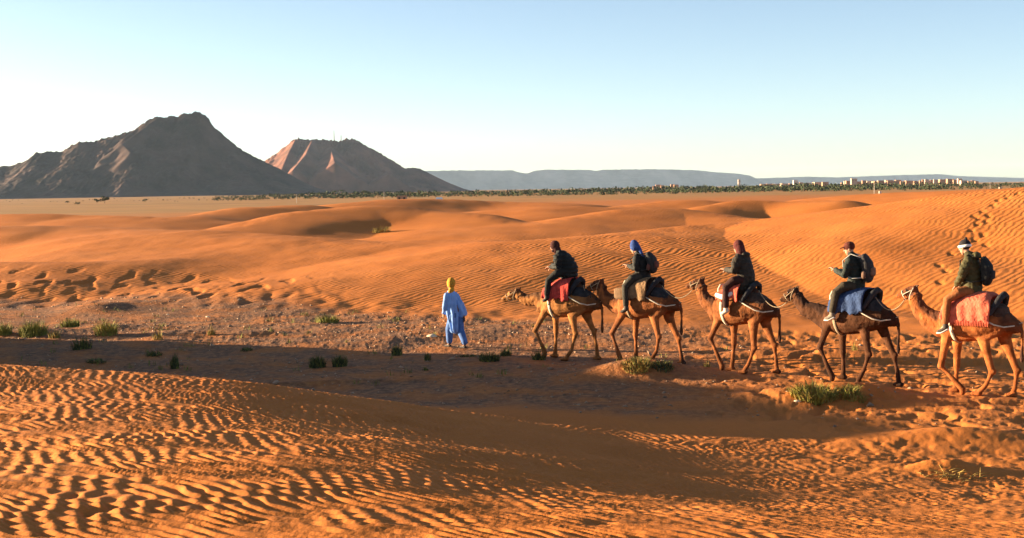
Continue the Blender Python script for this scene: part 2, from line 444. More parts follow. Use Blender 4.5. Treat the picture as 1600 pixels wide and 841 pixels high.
def ground_material():
    m = bpy.data.materials.new('sand'); m.use_nodes = True
    n = m.node_tree.nodes; l = m.node_tree.links
    b = n['Principled BSDF']; b.inputs['Roughness'].default_value = .95; b.inputs['Specular IOR Level'].default_value = .08
    tc = n.new('ShaderNodeTexCoord')
    zone = n.new('ShaderNodeAttribute'); zone.attribute_name = 'zone'
    sep = n.new('ShaderNodeSeparateColor'); l.new(zone.outputs['Color'], sep.inputs['Color'])
    def noise(scale, det=4, rough=.55, sx=1, sy=1):
        mp = n.new('ShaderNodeMapping'); mp.inputs['Scale'].default_value = (sx, sy, 1); l.new(tc.outputs['Object'], mp.inputs['Vector'])
        t = n.new('ShaderNodeTexNoise'); t.inputs['Scale'].default_value = scale; t.inputs['Detail'].default_value = det; t.inputs['Roughness'].default_value = rough
        l.new(mp.outputs['Vector'], t.inputs['Vector']); return t
    def ramp(src, stops):
        r = n.new('ShaderNodeValToRGB'); e = r.color_ramp.elements
        while len(e) < len(stops): e.new(.5)
        for k, (p, c) in enumerate(stops): e[k].position = p; e[k].color = (*c, 1)
        l.new(src, r.inputs['Fac']); return r
    def mix(fac, a, b_, mode='MIX'):
        x = n.new('ShaderNodeMix'); x.data_type = 'RGBA'; x.blend_type = mode
        if hasattr(fac, 'links') or hasattr(fac, 'is_linked'): l.new(fac, x.inputs['Factor'])
        else: x.inputs['Factor'].default_value = fac
        l.new(a, x.inputs['A']); l.new(b_, x.inputs['B']); return x.outputs['Result']
    sand = ramp(noise(.25, 5).outputs['Fac'], [(.3, SAND[0]), (.7, SAND[1])])
    grain = ramp(noise(70, 2, .7).outputs['Fac'], [(.3, (.84, .84, .84)), (.7, (1.1, 1.1, 1.1))])
    c = mix(1.0, sand.outputs['Color'], grain.outputs['Color'], 'MULTIPLY')
    grav = ramp(noise(7, 5, .7).outputs['Fac'], [(.34, GRAV[0]), (.5, GRAV[1]), (.66, GRAV[2])])
    gm = n.new('ShaderNodeMath'); gm.operation = 'MULTIPLY'
    gb = n.new('ShaderNodeMapRange'); gb.inputs['From Min'].default_value = .38; gb.inputs['From Max'].default_value = .56; gb.inputs['To Min'].default_value = .45; gb.inputs['To Max'].default_value = .92
    l.new(noise(.9, 4).outputs['Fac'], gb.inputs['Value'])
    l.new(sep.outputs['Red'], gm.inputs[0]); l.new(gb.outputs['Result'], gm.inputs[1])
    c = mix(gm.outputs['Value'], c, grav.outputs['Color'])
    plain = ramp(noise(.012, 5, .6, 1, 3).outputs['Fac'], [(.35, (.24, .13, .05)), (.5, (.42, .20, .065)), (.65, (.28, .165, .055))])
    c = mix(sep.outputs['Green'], c, plain.outputs['Color'])
    l.new(c, b.inputs['Base Color'])
    # wind ripples on the dunes further off, and grain
    w = n.new('ShaderNodeTexWave'); w.wave_type = 'BANDS'; w.bands_direction = 'X'; w.wave_profile = 'SIN'
    mp = n.new('ShaderNodeMapping'); mp.inputs['Rotation'].default_value = (0, 0, math.radians(38)); l.new(tc.outputs['Object'], mp.inputs['Vector'])
    l.new(mp.outputs['Vector'], w.inputs['Vector'])
    w.inputs['Scale'].default_value = 1.25; w.inputs['Distortion'].default_value = 11; w.inputs['Detail'].default_value = 3
    w.inputs['Detail Scale'].default_value = .5; w.inputs['Detail Roughness'].default_value = .55
    patch = n.new('ShaderNodeMapRange'); patch.inputs['From Min'].default_value = .36; patch.inputs['From Max'].default_value = .62
    patch.inputs['To Min'].default_value = .12; patch.inputs['To Max'].default_value = 1.0
    l.new(noise(.055, 3).outputs['Fac'], patch.inputs['Value'])
    rm = n.new('ShaderNodeMath'); rm.operation = 'MULTIPLY'; l.new(sep.outputs['Blue'], rm.inputs[0]); l.new(patch.outputs['Result'], rm.inputs[1])
    rs = n.new('ShaderNodeMath'); rs.operation = 'MULTIPLY'; l.new(w.outputs['Fac'], rs.inputs[0]); l.new(rm.outputs['Value'], rs.inputs[1])
    bp = n.new('ShaderNodeBump'); bp.inputs['Distance'].default_value = RIP_B; l.new(rs.outputs['Value'], bp.inputs['Height'])
    b2 = n.new('ShaderNodeBump'); b2.inputs['Distance'].default_value = .006; l.new(noise(22, 4, .65).outputs['Fac'], b2.inputs['Height'])
    b3 = n.new('ShaderNodeBump'); b3.inputs['Distance'].default_value = .055
    gv = n.new('ShaderNodeMath'); gv.operation = 'MULTIPLY'; l.new(sep.outputs['Red'], gv.inputs[0]); l.new(noise(5.5, 5, .62).outputs['Fac'], gv.inputs[1]); l.new(gv.outputs['Value'], b3.inputs['Height'])
    l.new(bp.outputs['Normal'], b3.inputs['Normal']); l.new(b3.outputs['Normal'], b2.inputs['Normal'])
    l.new(b2.outputs['Normal'], b.inputs['Normal'])
    return m
SAND = ((.46, .143, .029), (.54, .178, .040))
GRAV = ((.085, .055, .038), (.19, .10, .058), (.37, .175, .078))
RIP_B = .015
M_SAND = ground_material()
ground = mesh_np('ground', np.c_[X.ravel(), Y.ravel(), Z], quads, M_SAND)
zc = np.zeros((len(Z), 3), np.float32)
_a = np.abs(AA.ravel())
_x, _y = X.ravel(), Y.ravel()
zc[:, 0] = fl * (1 - sstep(60, 70, Rf)) * (_a < 1.2) * (1 - .85 * sstep(2.0, 6.0, _x - (_y - 27) * .15))
_k = 1 + 1.1 * sstep(-.25, .1, AA.ravel())
zc[:, 1] = sstep(190, 330, Rf / _k + 60 * fbm(X.ravel() * .02, Y.ravel() * .02, 2, 95))
zc[:, 2] = sstep(36, 42, Rf) * (1 - sstep(120, 240, Rf)) * (1 - .8 * zc[:, 0])
set_color(ground, zc, 'zone')
tag(ground, kind='structure')
del X, Y, Z, AA, RR, quads

# ------------------------------------------------------------------ mountains
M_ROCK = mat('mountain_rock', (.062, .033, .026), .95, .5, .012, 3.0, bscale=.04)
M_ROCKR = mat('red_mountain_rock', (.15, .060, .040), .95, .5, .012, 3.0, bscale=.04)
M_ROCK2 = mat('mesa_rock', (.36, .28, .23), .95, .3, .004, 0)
def mountain(name, sil, D, wf, wb, spurs, label, material, nxg=420, nyg=150, rough=.05, seed=100, skew=.3):
    # the range is turned a little away from the sun: its left end stands nearer
    a_ = [ray(px, 300)[0] / ray(px, 300)[1] for px, _ in sil]; xm = D * (a_[0] + a_[-1]) / 2
    def turned(px, d):
        q = ray(px, 300); return (d - skew * xm) / (1 - skew * q[0] / q[1])
    S = np.array([at(px, py, turned(px, D)) for px, py in sil])
    sx, sz = S[:, 0], np.maximum(S[:, 2], 0)
    zmax = sz.max()
    xs = np.linspace(sx[0], sx[-1], nxg); ys = np.r_[np.linspace(-1, 0, int(nyg * .72))[:-1] * wf, np.linspace(0, 1, nyg - int(nyg * .72) + 1) * wb]
    XX, YY = np.meshgrid(xs, ys)
    t = np.where(YY < 0, -YY / wf, YY / wb)
    lo = 1.0 / (zmax * 1.0)
    shift = (fbm(XX * lo * 1.2, YY * lo * 1.2, 3, seed) * zmax * .14) * np.clip(t * 2.5, 0, 1)
    ridge = np.interp(XX + shift, xs, np.interp(xs, sx, sz))
    prof = np.clip(1 - t * (1 + .14 * fbm(XX * lo * 1.5, YY * lo * .6, 3, seed + 9)) * (1.35 - .35 * ridge / zmax), 0, 1)
    H = ridge * prof ** 1.25
    gul = np.abs(fbm(XX * lo * 3.2, YY * lo * 1.1, 4, seed + 20))
    H = H + (gul - .25) * ridge * rough * np.clip(t * 5, 0, 1) * np.clip(prof * 3, 0, 1)
    H += (.35 - np.abs(fbm(XX * lo * 7, YY * lo * 4.5, 4, seed + 30))) * ridge * .06 * np.clip(prof * 4, 0, 1) * np.clip(t * 6 + .12, 0, 1)
    H += fbm(XX * lo * 26, YY * lo * 26, 3, seed + 50) * ridge * .034 * np.clip(prof * 4, 0, 1)
    for pts, slope in spurs:
        Q = np.array([at(p[0], p[1], turned(p[0], p[2])) for p in pts]); Q[:, 1] -= skew * (Q[:, 0] - xm)
        for a, b in zip(Q[:-1], Q[1:]):
            e = b[:2] - a[:2]; L2 = e @ e
            tt = np.clip(((XX - a[0]) * e[0] + (YY + D - a[1]) * e[1]) / L2, 0, 1)
            d = np.hypot(XX - a[0] - tt * e[0], YY + D - a[1] - tt * e[1])
            H = np.maximum(H, a[2] + tt * (b[2] - a[2]) - d * slope * (1 + .3 * fbm(XX * lo * 5, YY * lo * 5, 2, seed + 40)))
    H = np.where((t > .985), -6, H - 3)
    i = np.arange(H.size).reshape(H.shape)
    q = np.stack([i[:-1, :-1], i[:-1, 1:], i[1:, 1:], i[1:, :-1]], -1).reshape(-1, 4)
    o = mesh_np(name, np.c_[XX.ravel(), YY.ravel() + D + skew * (XX.ravel() - xm), H.ravel()], q, material)
    tag(o, label, None, None, 'structure')
    return o
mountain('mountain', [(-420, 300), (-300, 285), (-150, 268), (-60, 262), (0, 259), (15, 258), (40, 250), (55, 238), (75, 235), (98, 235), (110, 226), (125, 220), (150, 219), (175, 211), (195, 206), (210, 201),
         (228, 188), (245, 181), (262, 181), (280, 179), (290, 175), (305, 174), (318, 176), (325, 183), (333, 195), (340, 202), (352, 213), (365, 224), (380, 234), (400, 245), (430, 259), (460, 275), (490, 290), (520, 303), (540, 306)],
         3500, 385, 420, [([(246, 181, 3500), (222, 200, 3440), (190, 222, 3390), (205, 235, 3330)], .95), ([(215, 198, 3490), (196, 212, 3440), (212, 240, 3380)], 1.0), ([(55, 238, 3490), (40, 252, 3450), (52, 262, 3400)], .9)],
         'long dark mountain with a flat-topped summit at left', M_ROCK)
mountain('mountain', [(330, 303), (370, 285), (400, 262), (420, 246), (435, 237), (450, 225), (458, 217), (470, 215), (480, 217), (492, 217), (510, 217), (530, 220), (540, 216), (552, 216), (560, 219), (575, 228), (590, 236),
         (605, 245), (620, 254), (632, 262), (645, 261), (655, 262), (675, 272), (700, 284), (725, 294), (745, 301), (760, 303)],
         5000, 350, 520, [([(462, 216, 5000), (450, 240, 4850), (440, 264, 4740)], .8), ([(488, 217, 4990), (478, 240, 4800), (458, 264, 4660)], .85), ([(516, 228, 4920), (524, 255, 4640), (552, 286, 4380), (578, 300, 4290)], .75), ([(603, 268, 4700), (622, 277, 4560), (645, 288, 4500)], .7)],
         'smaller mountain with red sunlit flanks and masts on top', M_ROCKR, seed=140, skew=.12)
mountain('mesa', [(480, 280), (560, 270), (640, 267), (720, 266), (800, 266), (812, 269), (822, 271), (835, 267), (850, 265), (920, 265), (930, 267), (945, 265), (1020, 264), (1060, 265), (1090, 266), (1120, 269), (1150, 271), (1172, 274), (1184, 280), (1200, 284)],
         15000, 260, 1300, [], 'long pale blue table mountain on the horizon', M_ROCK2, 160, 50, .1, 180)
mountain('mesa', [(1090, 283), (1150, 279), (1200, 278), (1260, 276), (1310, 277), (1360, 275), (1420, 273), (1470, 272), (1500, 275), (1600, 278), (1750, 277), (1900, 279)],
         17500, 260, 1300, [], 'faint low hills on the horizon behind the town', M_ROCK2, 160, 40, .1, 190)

# radio masts on the smaller mountain
M_STEEL = mat('mast_steel', (.5, .42, .36), .6, .2, 1)
for px, y0, y1, lb in [(522, 204, 219, 'taller radio mast on the smaller mountain summit'), (533, 211, 220, 'shorter radio mast on the smaller mountain summit')]:
    a = at(px, y1, 4995); b = at(px, y0, 4995)
    e = empty('radio_mast', a, lb, 'mast', 'radio masts on the mountain')
    h = b[2] - a[2]; k = MB()
    for q in range(3):
        c_, s_ = math.cos(q * 2.1), math.sin(q * 2.1)
        k.tube([(2.2 * c_, 2.2 * s_, -9), (.4 * c_, .4 * s_, h)], [1.0, .45], n=5, cap=False)
    k.build('lattice', M_STEEL, e, False)
    for q in range(5):
        k = MB(); k.box((0, 0, h * (.1 + .18 * q)), (2.0 - .3 * q, 2.0 - .3 * q, .5)); k.build('brace', M_STEEL, e, False)

# ------------------------------------------------------------------ far oasis, town and plain
M_LEAF = mat('oasis_foliage', (.040, .050, .020), .9, .5, .4)
M_PALM = mat('palm_foliage', (.06, .075, .025), .9, .4, .6)
M_TRUNK = mat('tree_bark', (.14, .09, .055), .9, .3, 2)
def clumps(rng, c, R, n, size, V, Fc):
    """leaf clumps: small tilted faces spread through a crown"""
    for _ in range(n):
        d = rng.normal(size=3); d /= np.linalg.norm(d)
        p = np.array(c) + d * np.array(R) * rng.uniform(.35, 1.0) ** .6
        a = rng.normal(size=3); a /= np.linalg.norm(a); b = np.cross(a, rng.normal(size=3)); b /= np.linalg.norm(b)
        s = size * rng.uniform(.6, 1.4); k = len(V)
        V += [p - a * s, p + b * s * .8, p + a * s, p - b * s * .7]; Fc.append((k, k + 1, k + 2, k + 3))
rng = np.random.RandomState(12)
def ground_at(px, D):
    d = ray(px, 300); x = d[0] * D / d[1]; return np.array([x, D, gz(x, D)])
V, Fc = [], []
def belt_top(px):     # tree height in pixels along the belt
    return np.interp(px, [-100, 200, 300, 350, 420, 500, 560, 620, 700, 780, 860, 1000, 1100, 1200, 1350, 1450, 1560, 1700], [1.5, 2, 3, 4, 6, 8, 9, 8, 7, 7, 8, 9, 9, 10, 9, 8, 6, 5])
px = -120.0
while px < 1720:
    D = rng.uniform(850, 1650)
    g_ = ground_at(px, D); hm = belt_top(px) * D / F * rng.uniform(.4, .95)
    w = hm * rng.uniform(.55, 1.2)
    clumps(rng, g_ + (0, 0, hm * .5), (w, w, hm * .52), 26, hm * .2, V, Fc)
    px += rng.uniform(.5, 1.7) if px > 330 else rng.uniform(3, 10)
belt = mesh_np('oasis_trees', V, Fc, M_LEAF, False)
tag(belt, 'dark green belt of oasis trees along the horizon', 'trees', None, 'stuff')
def palm(px, py, hpx, D, label):
    g_ = ground_at(px, D); h = hpx * D / F
    e = empty('palm_tree', g_, label, 'palm tree', 'single trees in front of the oasis belt')
    k = MB(); k.tube([(0, 0, -.3), (.15, 0, h * .4), (.1, .1, h * .8)], [.32, .22, .2], n=7); k.build('trunk', M_TRUNK, e)
    V, Fc = [], []; r_ = np.random.RandomState(int(px))
    for q in range(22):
        a = q * 2.4; ln = h * .38 * r_.uniform(.8, 1.15); up = r_.uniform(-.1, 1.0)
        dr = np.array([math.cos(a), math.sin(a), 0]); sd = np.array([-math.sin(a), math.cos(a), 0]); c0 = np.array([.1, .1, h * .8]); L = []
        for s in range(6):
            t = s / 5; p = c0 + dr * ln * t + np.array([0, 0, ln * (up * t - (.55 + .5 * up) * t * t)]); wd = ln * .11 * math.sin(math.pi * min(1, t * .85 + .12))
            L.append((p - sd * wd, p + sd * wd + np.array([0, 0, wd * .5])))
        for s in range(5):
            b_ = len(V); V += [L[s][0], L[s][1], L[s + 1][1], L[s + 1][0]]; Fc.append((b_, b_ + 1, b_ + 2, b_ + 3))
    mesh_np('crown', V, Fc, M_PALM, False, e)
def far_tree(px, hpx, wpx, D, label):
    g_ = ground_at(px, D); h = hpx * D / F; w = wpx * .5 * D / F
    e = empty('far_tree', g_, label, 'tree', 'single trees in front of the oasis belt')
    k = MB(); k.tube([(0, 0, -.4), (.1, 0, h * .3), (.2, 0, h * .62)], [.05 * h, .035 * h, .02 * h], n=7)
    for q in range(4):
        a = q * 1.7; k.tube([(.1, 0, h * .3), (w * .5 * math.cos(a), w * .5 * math.sin(a), h * .65)], [.025 * h, .01 * h], n=5)
    k.build('trunk', M_TRUNK, e)
    V, Fc = [], []; r_ = np.random.RandomState(int(px) + 5)
    for q in range(7):
        a = q * 2.4; c0 = (w * .6 * math.cos(a), w * .6 * math.sin(a), h * (.42 + .5 * r_.rand()))
        clumps(r_, c0, (w * .42, w * .42, h * .22), 46, h * .075, V, Fc)
    mesh_np('crown', V, Fc, M_LEAF, False, e)
far_tree(163, 11, 16, 760, 'largest dark tree standing at the foot of the long mountain')
far_tree(151, 7, 9, 770, 'small tree just left of the largest tree by the mountain')
far_tree(120, 5, 10, 700, 'low round tree out on the plain left of the mountain trees')
far_tree(104, 4, 6, 800, 'tiny leftmost tree on the plain below the mountain')
far_tree(226, 5, 9, 820, 'flat low tree right of the largest tree by the mountain')
far_tree(340, 6, 10, 900, 'small tree at the left end of the oasis belt')
far_tree(758, 7, 11, 1000, 'lone rounded tree in front of the belt below the mountain tail')
far_tree(822, 8, 8, 1000, 'taller tree sticking up from the oasis below the mesa')
far_tree(888, 8, 7, 1000, 'pointed tree rising above the oasis right of the mesa notch')
for px, hp, lb in [(497, 10, 'leftmost palm of the group before the red mountain'), (522, 13, 'tall palm left of the pair below the masts'), (533, 14, 'tall palm right of the pair below the masts'),
                   (568, 12, 'palm at the foot of the red rock spur'), (590, 9, 'short palm left of the white pole'), (640, 10, 'palm right of the small orange house'), (655, 11, 'palm left of the white tent'), (705, 9, 'palm right of the white tent')]:
    palm(px, 300, hp, rng.uniform(930, 1080), lb)

# houses
M_WALL = [mat('adobe_wall', (.38, .21, .13), .9, .15, .3), mat('plaster_wall', (.48, .34, .25), .9, .12, .3), mat('white_wall', (.62, .53, .44), .9, .08, .3)]
M_DARK = mat('dark_opening', (.03, .025, .02), .6, .1, 1)
M_WHITE = mat('white_paint', (.8, .78, .74), .7, .08, 1)
def house(px, D, wpx, hpx, mk, label, group=None, cat='house', name='house', dz=0, windows=True):
    g_ = ground_at(px, D); g_[2] += dz
    w = wpx * D / F; h = hpx * D / F; d = w * .8
    e = empty(name, g_, label, cat, group)
    k = MB(); k.box((0, 0, h * .5 - 1 - dz * .5), (w / 2, d / 2, h * .5 + 1 + dz * .5)); k.build('wall', M_WALL[mk], e, False)
    k = MB(); t = w * .02 + .1
    for s in (-1, 1):
        k.box((s * (w / 2 - t / 2), 0, h + .25), (t / 2, d / 2, .3)); k.box((0, s * (d / 2 - t / 2), h + .24), (w / 2 - t, t / 2, .29))
    k.build('parapet', M_WALL[mk], e, False)
    if windows:
        nw = max(2, int(w / 4)); st = max(1, int(h / 3.6))
        for a in range(nw):
            for b_ in range(st):
                k = MB(); k.box(((a + .5) / nw * w - w / 2, -d / 2 - .02, h * (b_ + .55) / st), (.45, .06, .6)); k.build('window', M_DARK, e, False)
    return e
TOWN = []
for px in np.r_[np.arange(1022, 1062, 7.0), np.arange(1190, 1290, 5.2), np.arange(1318, 1525, 4.8)]:
    TOWN.append(px + rng.uniform(-2, 2))
for i, px in enumerate(TOWN):
    D = rng.uniform(1950, 2300); hp = rng.uniform(1.5, 3.2); wp = rng.uniform(4, 11)
    house(px, D, wp, hp, [0, 0, 0, 1, 1][rng.randint(5)], 'small flat-roofed house of the far town above the oasis', 'houses of the far town', dz=3.2 + rng.uniform(0, 2.2) + (1.5 if 1320 < px < 1500 else 0), windows=False)
def named_house(*a, **k): return house(*a, **k)
named_house(1155, 2000, 3.5, 5, 2, 'white tower-like house alone at the left end of the far town', dz=9)
named_house(1334, 1900, 9, 6, 1, 'largest pale house on the rise of the far town', dz=6)
named_house(1243, 1900, 7, 5, 2, 'bright white house in the left half of the far town', dz=6)
named_house(1375, 420, 3.0, 7, 2, 'white hut beside the pole on the right-hand dune edge', cat='hut', name='hut', windows=False)
named_house(1563, 700, 4, 5, 1, 'cream hut near the right edge on the horizon', cat='hut', name='hut', windows=False)
named_house(628, 640, 15, 6, 0, 'small orange adobe house in front of the palms')
# white tent beside the palms
g_ = ground_at(686, 520)
e = empty('tent', g_, 'white tent standing in front of the palms beyond the dunes', 'tent')
k = MB(); k.add([(-1.5, -1.2, -.3), (1.5, -1.2, -.3), (1.5, 1.2, -.3), (-1.5, 1.2, -.3), (-1.35, -1.1, 1.35), (1.35, -1.1, 1.35), (1.35, 1.1, 1.35), (-1.35, 1.1, 1.35), (-1.1, 0, 2.0), (1.1, 0, 2.0)],
      [(0, 1, 5, 4), (1, 2, 6, 5), (2, 3, 7, 6), (3, 0, 4, 7), (4, 5, 9, 8), (6, 7, 8, 9), (5, 6, 9), (7, 4, 8)]); k.build('canvas', M_WHITE, e, False)
k = MB(); k.box((.3, -1.19, .45), (.35, .04, .7)); k.build('opening', M_DARK, e, False)
# poles
for px, y0, D, lb in [(600, 298, 600, 'thin pale pole in front of the palms left of the orange house'), (463, 304, 620, 'thin pole left of the palms below the mountain'), (1547, 281, 640, 'thin pole near the right edge on the horizon'), (1366, 287, 430, 'thin pole left of the white hut')]:
    g_ = ground_at(px, D); top = at(px, y0, D)[2]; h = min(max(3.0, top - g_[2]), 4.5)
    e = empty('utility_pole', g_, lb, 'pole', 'poles on the plain')
    k = MB(); k.tube([(0, 0, -.5), (0, 0, h)], [.10, .07], n=8); k.build('mast', M_STEEL, e)
    k = MB(); k.box((0, 0, h - .5), (.9, .07, .07)); k.build('crossarm', M_TRUNK, e, False)

# ------------------------------------------------------------------ air
hz = MB(); hz.box((0, 0, 150 - 12), (24000, 24000, 165))
haze = hz.build('haze', None, None, False)
hm_ = bpy.data.materials.new('air'); hm_.use_nodes = True
n = hm_.node_tree.nodes; n.remove(n['Principled BSDF'])
pv = n.new('ShaderNodeVolumePrincipled'); pv.inputs['Color'].default_value = (.56, .75, 1.0, 1); pv.inputs['Density'].default_value = HAZE_D if 'HAZE_D' in globals() else 1.7e-5
pv.inputs['Anisotropy'].default_value = .1
hm_.node_tree.links.new(pv.outputs['Volume'], n['Material Output'].inputs['Volume'])
haze.data.materials.append(hm_)
tag(haze, 'thin dry haze over the whole plain', 'haze', None, 'stuff')

# ------------------------------------------------------------------ camels
M_COAT = mat('camel_coat', (1, 1, 1), .9, .3, 9, .012, attr='coat', bscale=60, spec=.08)
M_EYE = mat('eye', (.015, .01, .008), .25, .1, 4, spec=.5)
M_ROPE = mat('pale_rope', (.55, .47, .36), .9, .2, 30)
M_ROPE_D = mat('worn_rope', (.30, .22, .14), .9, .2, 30)
M_PAD = mat('dark_saddle_pad', (.028, .027, .03), .95, .4, 8, .02)
M_HANDLE = mat('saddle_handle', (.55, .46, .34), .7, .2, 10)
M_SKIN = mat('skin', (.42, .22, .14), .6, .1, 5)

class Frame:
    def __init__(s, O, h):
        s.O = np.array(O, float); s.u = np.array([h[0], h[1], 0]); s.u /= np.linalg.norm(s.u)
        s.z = np.array([0, 0, 1.]); s.v = np.cross(s.z, s.u)
    def px(s, px, py, v=0.0):
        P = at_plane(px, py, s.O + s.v * v, s.v) - s.O
        return np.array([P @ s.u, v, P[2]])
    def world(s, p): return s.O + s.u * p[0] + s.v * p[1] + s.z * p[2]
    def axes(s): return (s.u, s.v, s.z)

CAMELS = [
 dict(at=(888, 562), dep=0, coat=(.29, .115, .036), dark=(.07, .035, .02), nose=(784, 467), crown=(806, 452), jaw=(799, 473), neck=[(822, 469), (838, 468), (852, 466)],
      fn=[(853, 484), (836, 517), (847, 540), (851, 552)], lift=True, ff=[(868, 490), (869, 519), (868, 545), (867, 560)], hn=[(894, 494), (899, 522), (893, 548), (883, 561)], hf=[(916, 492), (928, 518), (932, 542), (934, 563)],
      blanket=((.50, .055, .042), .47, -.2, 1.40), strap=True, label='tan camel with low outstretched neck leading the caravan, red blanket'),
 dict(at=(1010, 569), dep=0, coat=(.26, .086, .028), dark=(.06, .028, .018), nose=(917, 450), crown=(937, 438), jaw=(925, 455), neck=[(940, 456), (948, 467), (962, 476)],
      fn=[(972, 492), (956, 521), (964, 546), (971, 565)], lift=False, ff=[(994, 497), (993, 523), (994, 547), (994, 564)], hn=[(1022, 496), (1029, 527), (1026, 548), (1016, 567)], hf=[(1045, 496), (1060, 530), (1064, 552), (1066, 576)],
      blanket=((.22, .125, .062), .45, -.18, 1.42), strap=True, label='reddish camel second in line under a tan saddle blanket'),
 dict(at=(1160, 582), dep=0, coat=(.21, .070, .023), dark=(.05, .024, .016), nose=(1073, 446), crown=(1093, 437), jaw=(1081, 452), neck=[(1096, 456), (1102, 469), (1114, 478)],
      fn=[(1122, 500), (1110, 529), (1121, 555), (1128, 572)], lift=True, ff=[(1147, 508), (1147, 536), (1145, 562), (1143, 580)], hn=[(1177, 505), (1178, 545), (1170, 568), (1162, 586)], hf=[(1196, 505), (1210, 540), (1213, 566), (1214, 590)],
      blanket=((.60, .10, .055), .42, -.1, 1.52), strap=True, label='brown camel third in line with a short red and white cloth'),
 dict(at=(1338, 600), dep=0, coat=(.075, .030, .014), dark=(.035, .018, .013), nose=(1220, 467), crown=(1240, 451), jaw=(1230, 474), neck=[(1248, 468), (1258, 482), (1276, 489)],
      fn=[(1292, 511), (1281, 543), (1292, 570), (1300, 589)], lift=True, ff=[(1316, 518), (1317, 551), (1318, 577), (1317, 598)], hn=[(1350, 512), (1357, 555), (1350, 578), (1338, 600)], hf=[(1378, 512), (1397, 556), (1402, 581), (1405, 605)],
      blanket=((.035, .06, .14), .42, -.3, 1.42), strap=True, label='dark brown camel fourth in line with a blue saddle blanket'),
 dict(at=(1522, 618), dep=0, coat=(.31, .092, .026), dark=(.075, .032, .02), nose=(1402, 461), crown=(1426, 449), jaw=(1412, 471), neck=[(1430, 469), (1438, 485), (1453, 499)],
      fn=[(1479, 528), (1470, 572), (1489, 592), (1504, 609)], lift=True, ff=[(1496, 534), (1495, 572), (1494, 598), (1493, 617)], hn=[(1536, 530), (1550, 582), (1540, 603), (1527, 622)], hf=[(1570, 530), (1589, 580), (1586, 606), (1582, 630)],
      blanket=((.60, .125, .07), .50, -.4, 1.35), strap=True, label='orange-brown camel last in line with a large salmon-red blanket'),
]
O = [at_z(*c['at'], 0.0) for c in CAMELS]
for o_ in O: o_[2] = gz(o_[0], o_[1])
HEADS = []
for i in range(5):
    d = (O[max(i - 1, 0)] - O[min(i + 1, 4)])[:2]; d /= np.linalg.norm(d)
    d = d * .8 + np.array([-.92, .39]) * .2; HEADS.append(d / np.linalg.norm(d))
STN = [(.71, 1.27, .14, .13), (.58, 1.26, .24, .21), (.38, 1.26, .31, .28), (.12, 1.28, .315, .335), (-.15, 1.31, .30, .34), (-.4, 1.34, .265, .29), (-.6, 1.33, .205, .24), (-.74, 1.28, .13, .15)]
def barrel(u):
    a = sorted(STN); us = [s[0] for s in a]
    return [float(np.interp(u, us, [s[k] for s in a])) for k in (1, 2, 3)]
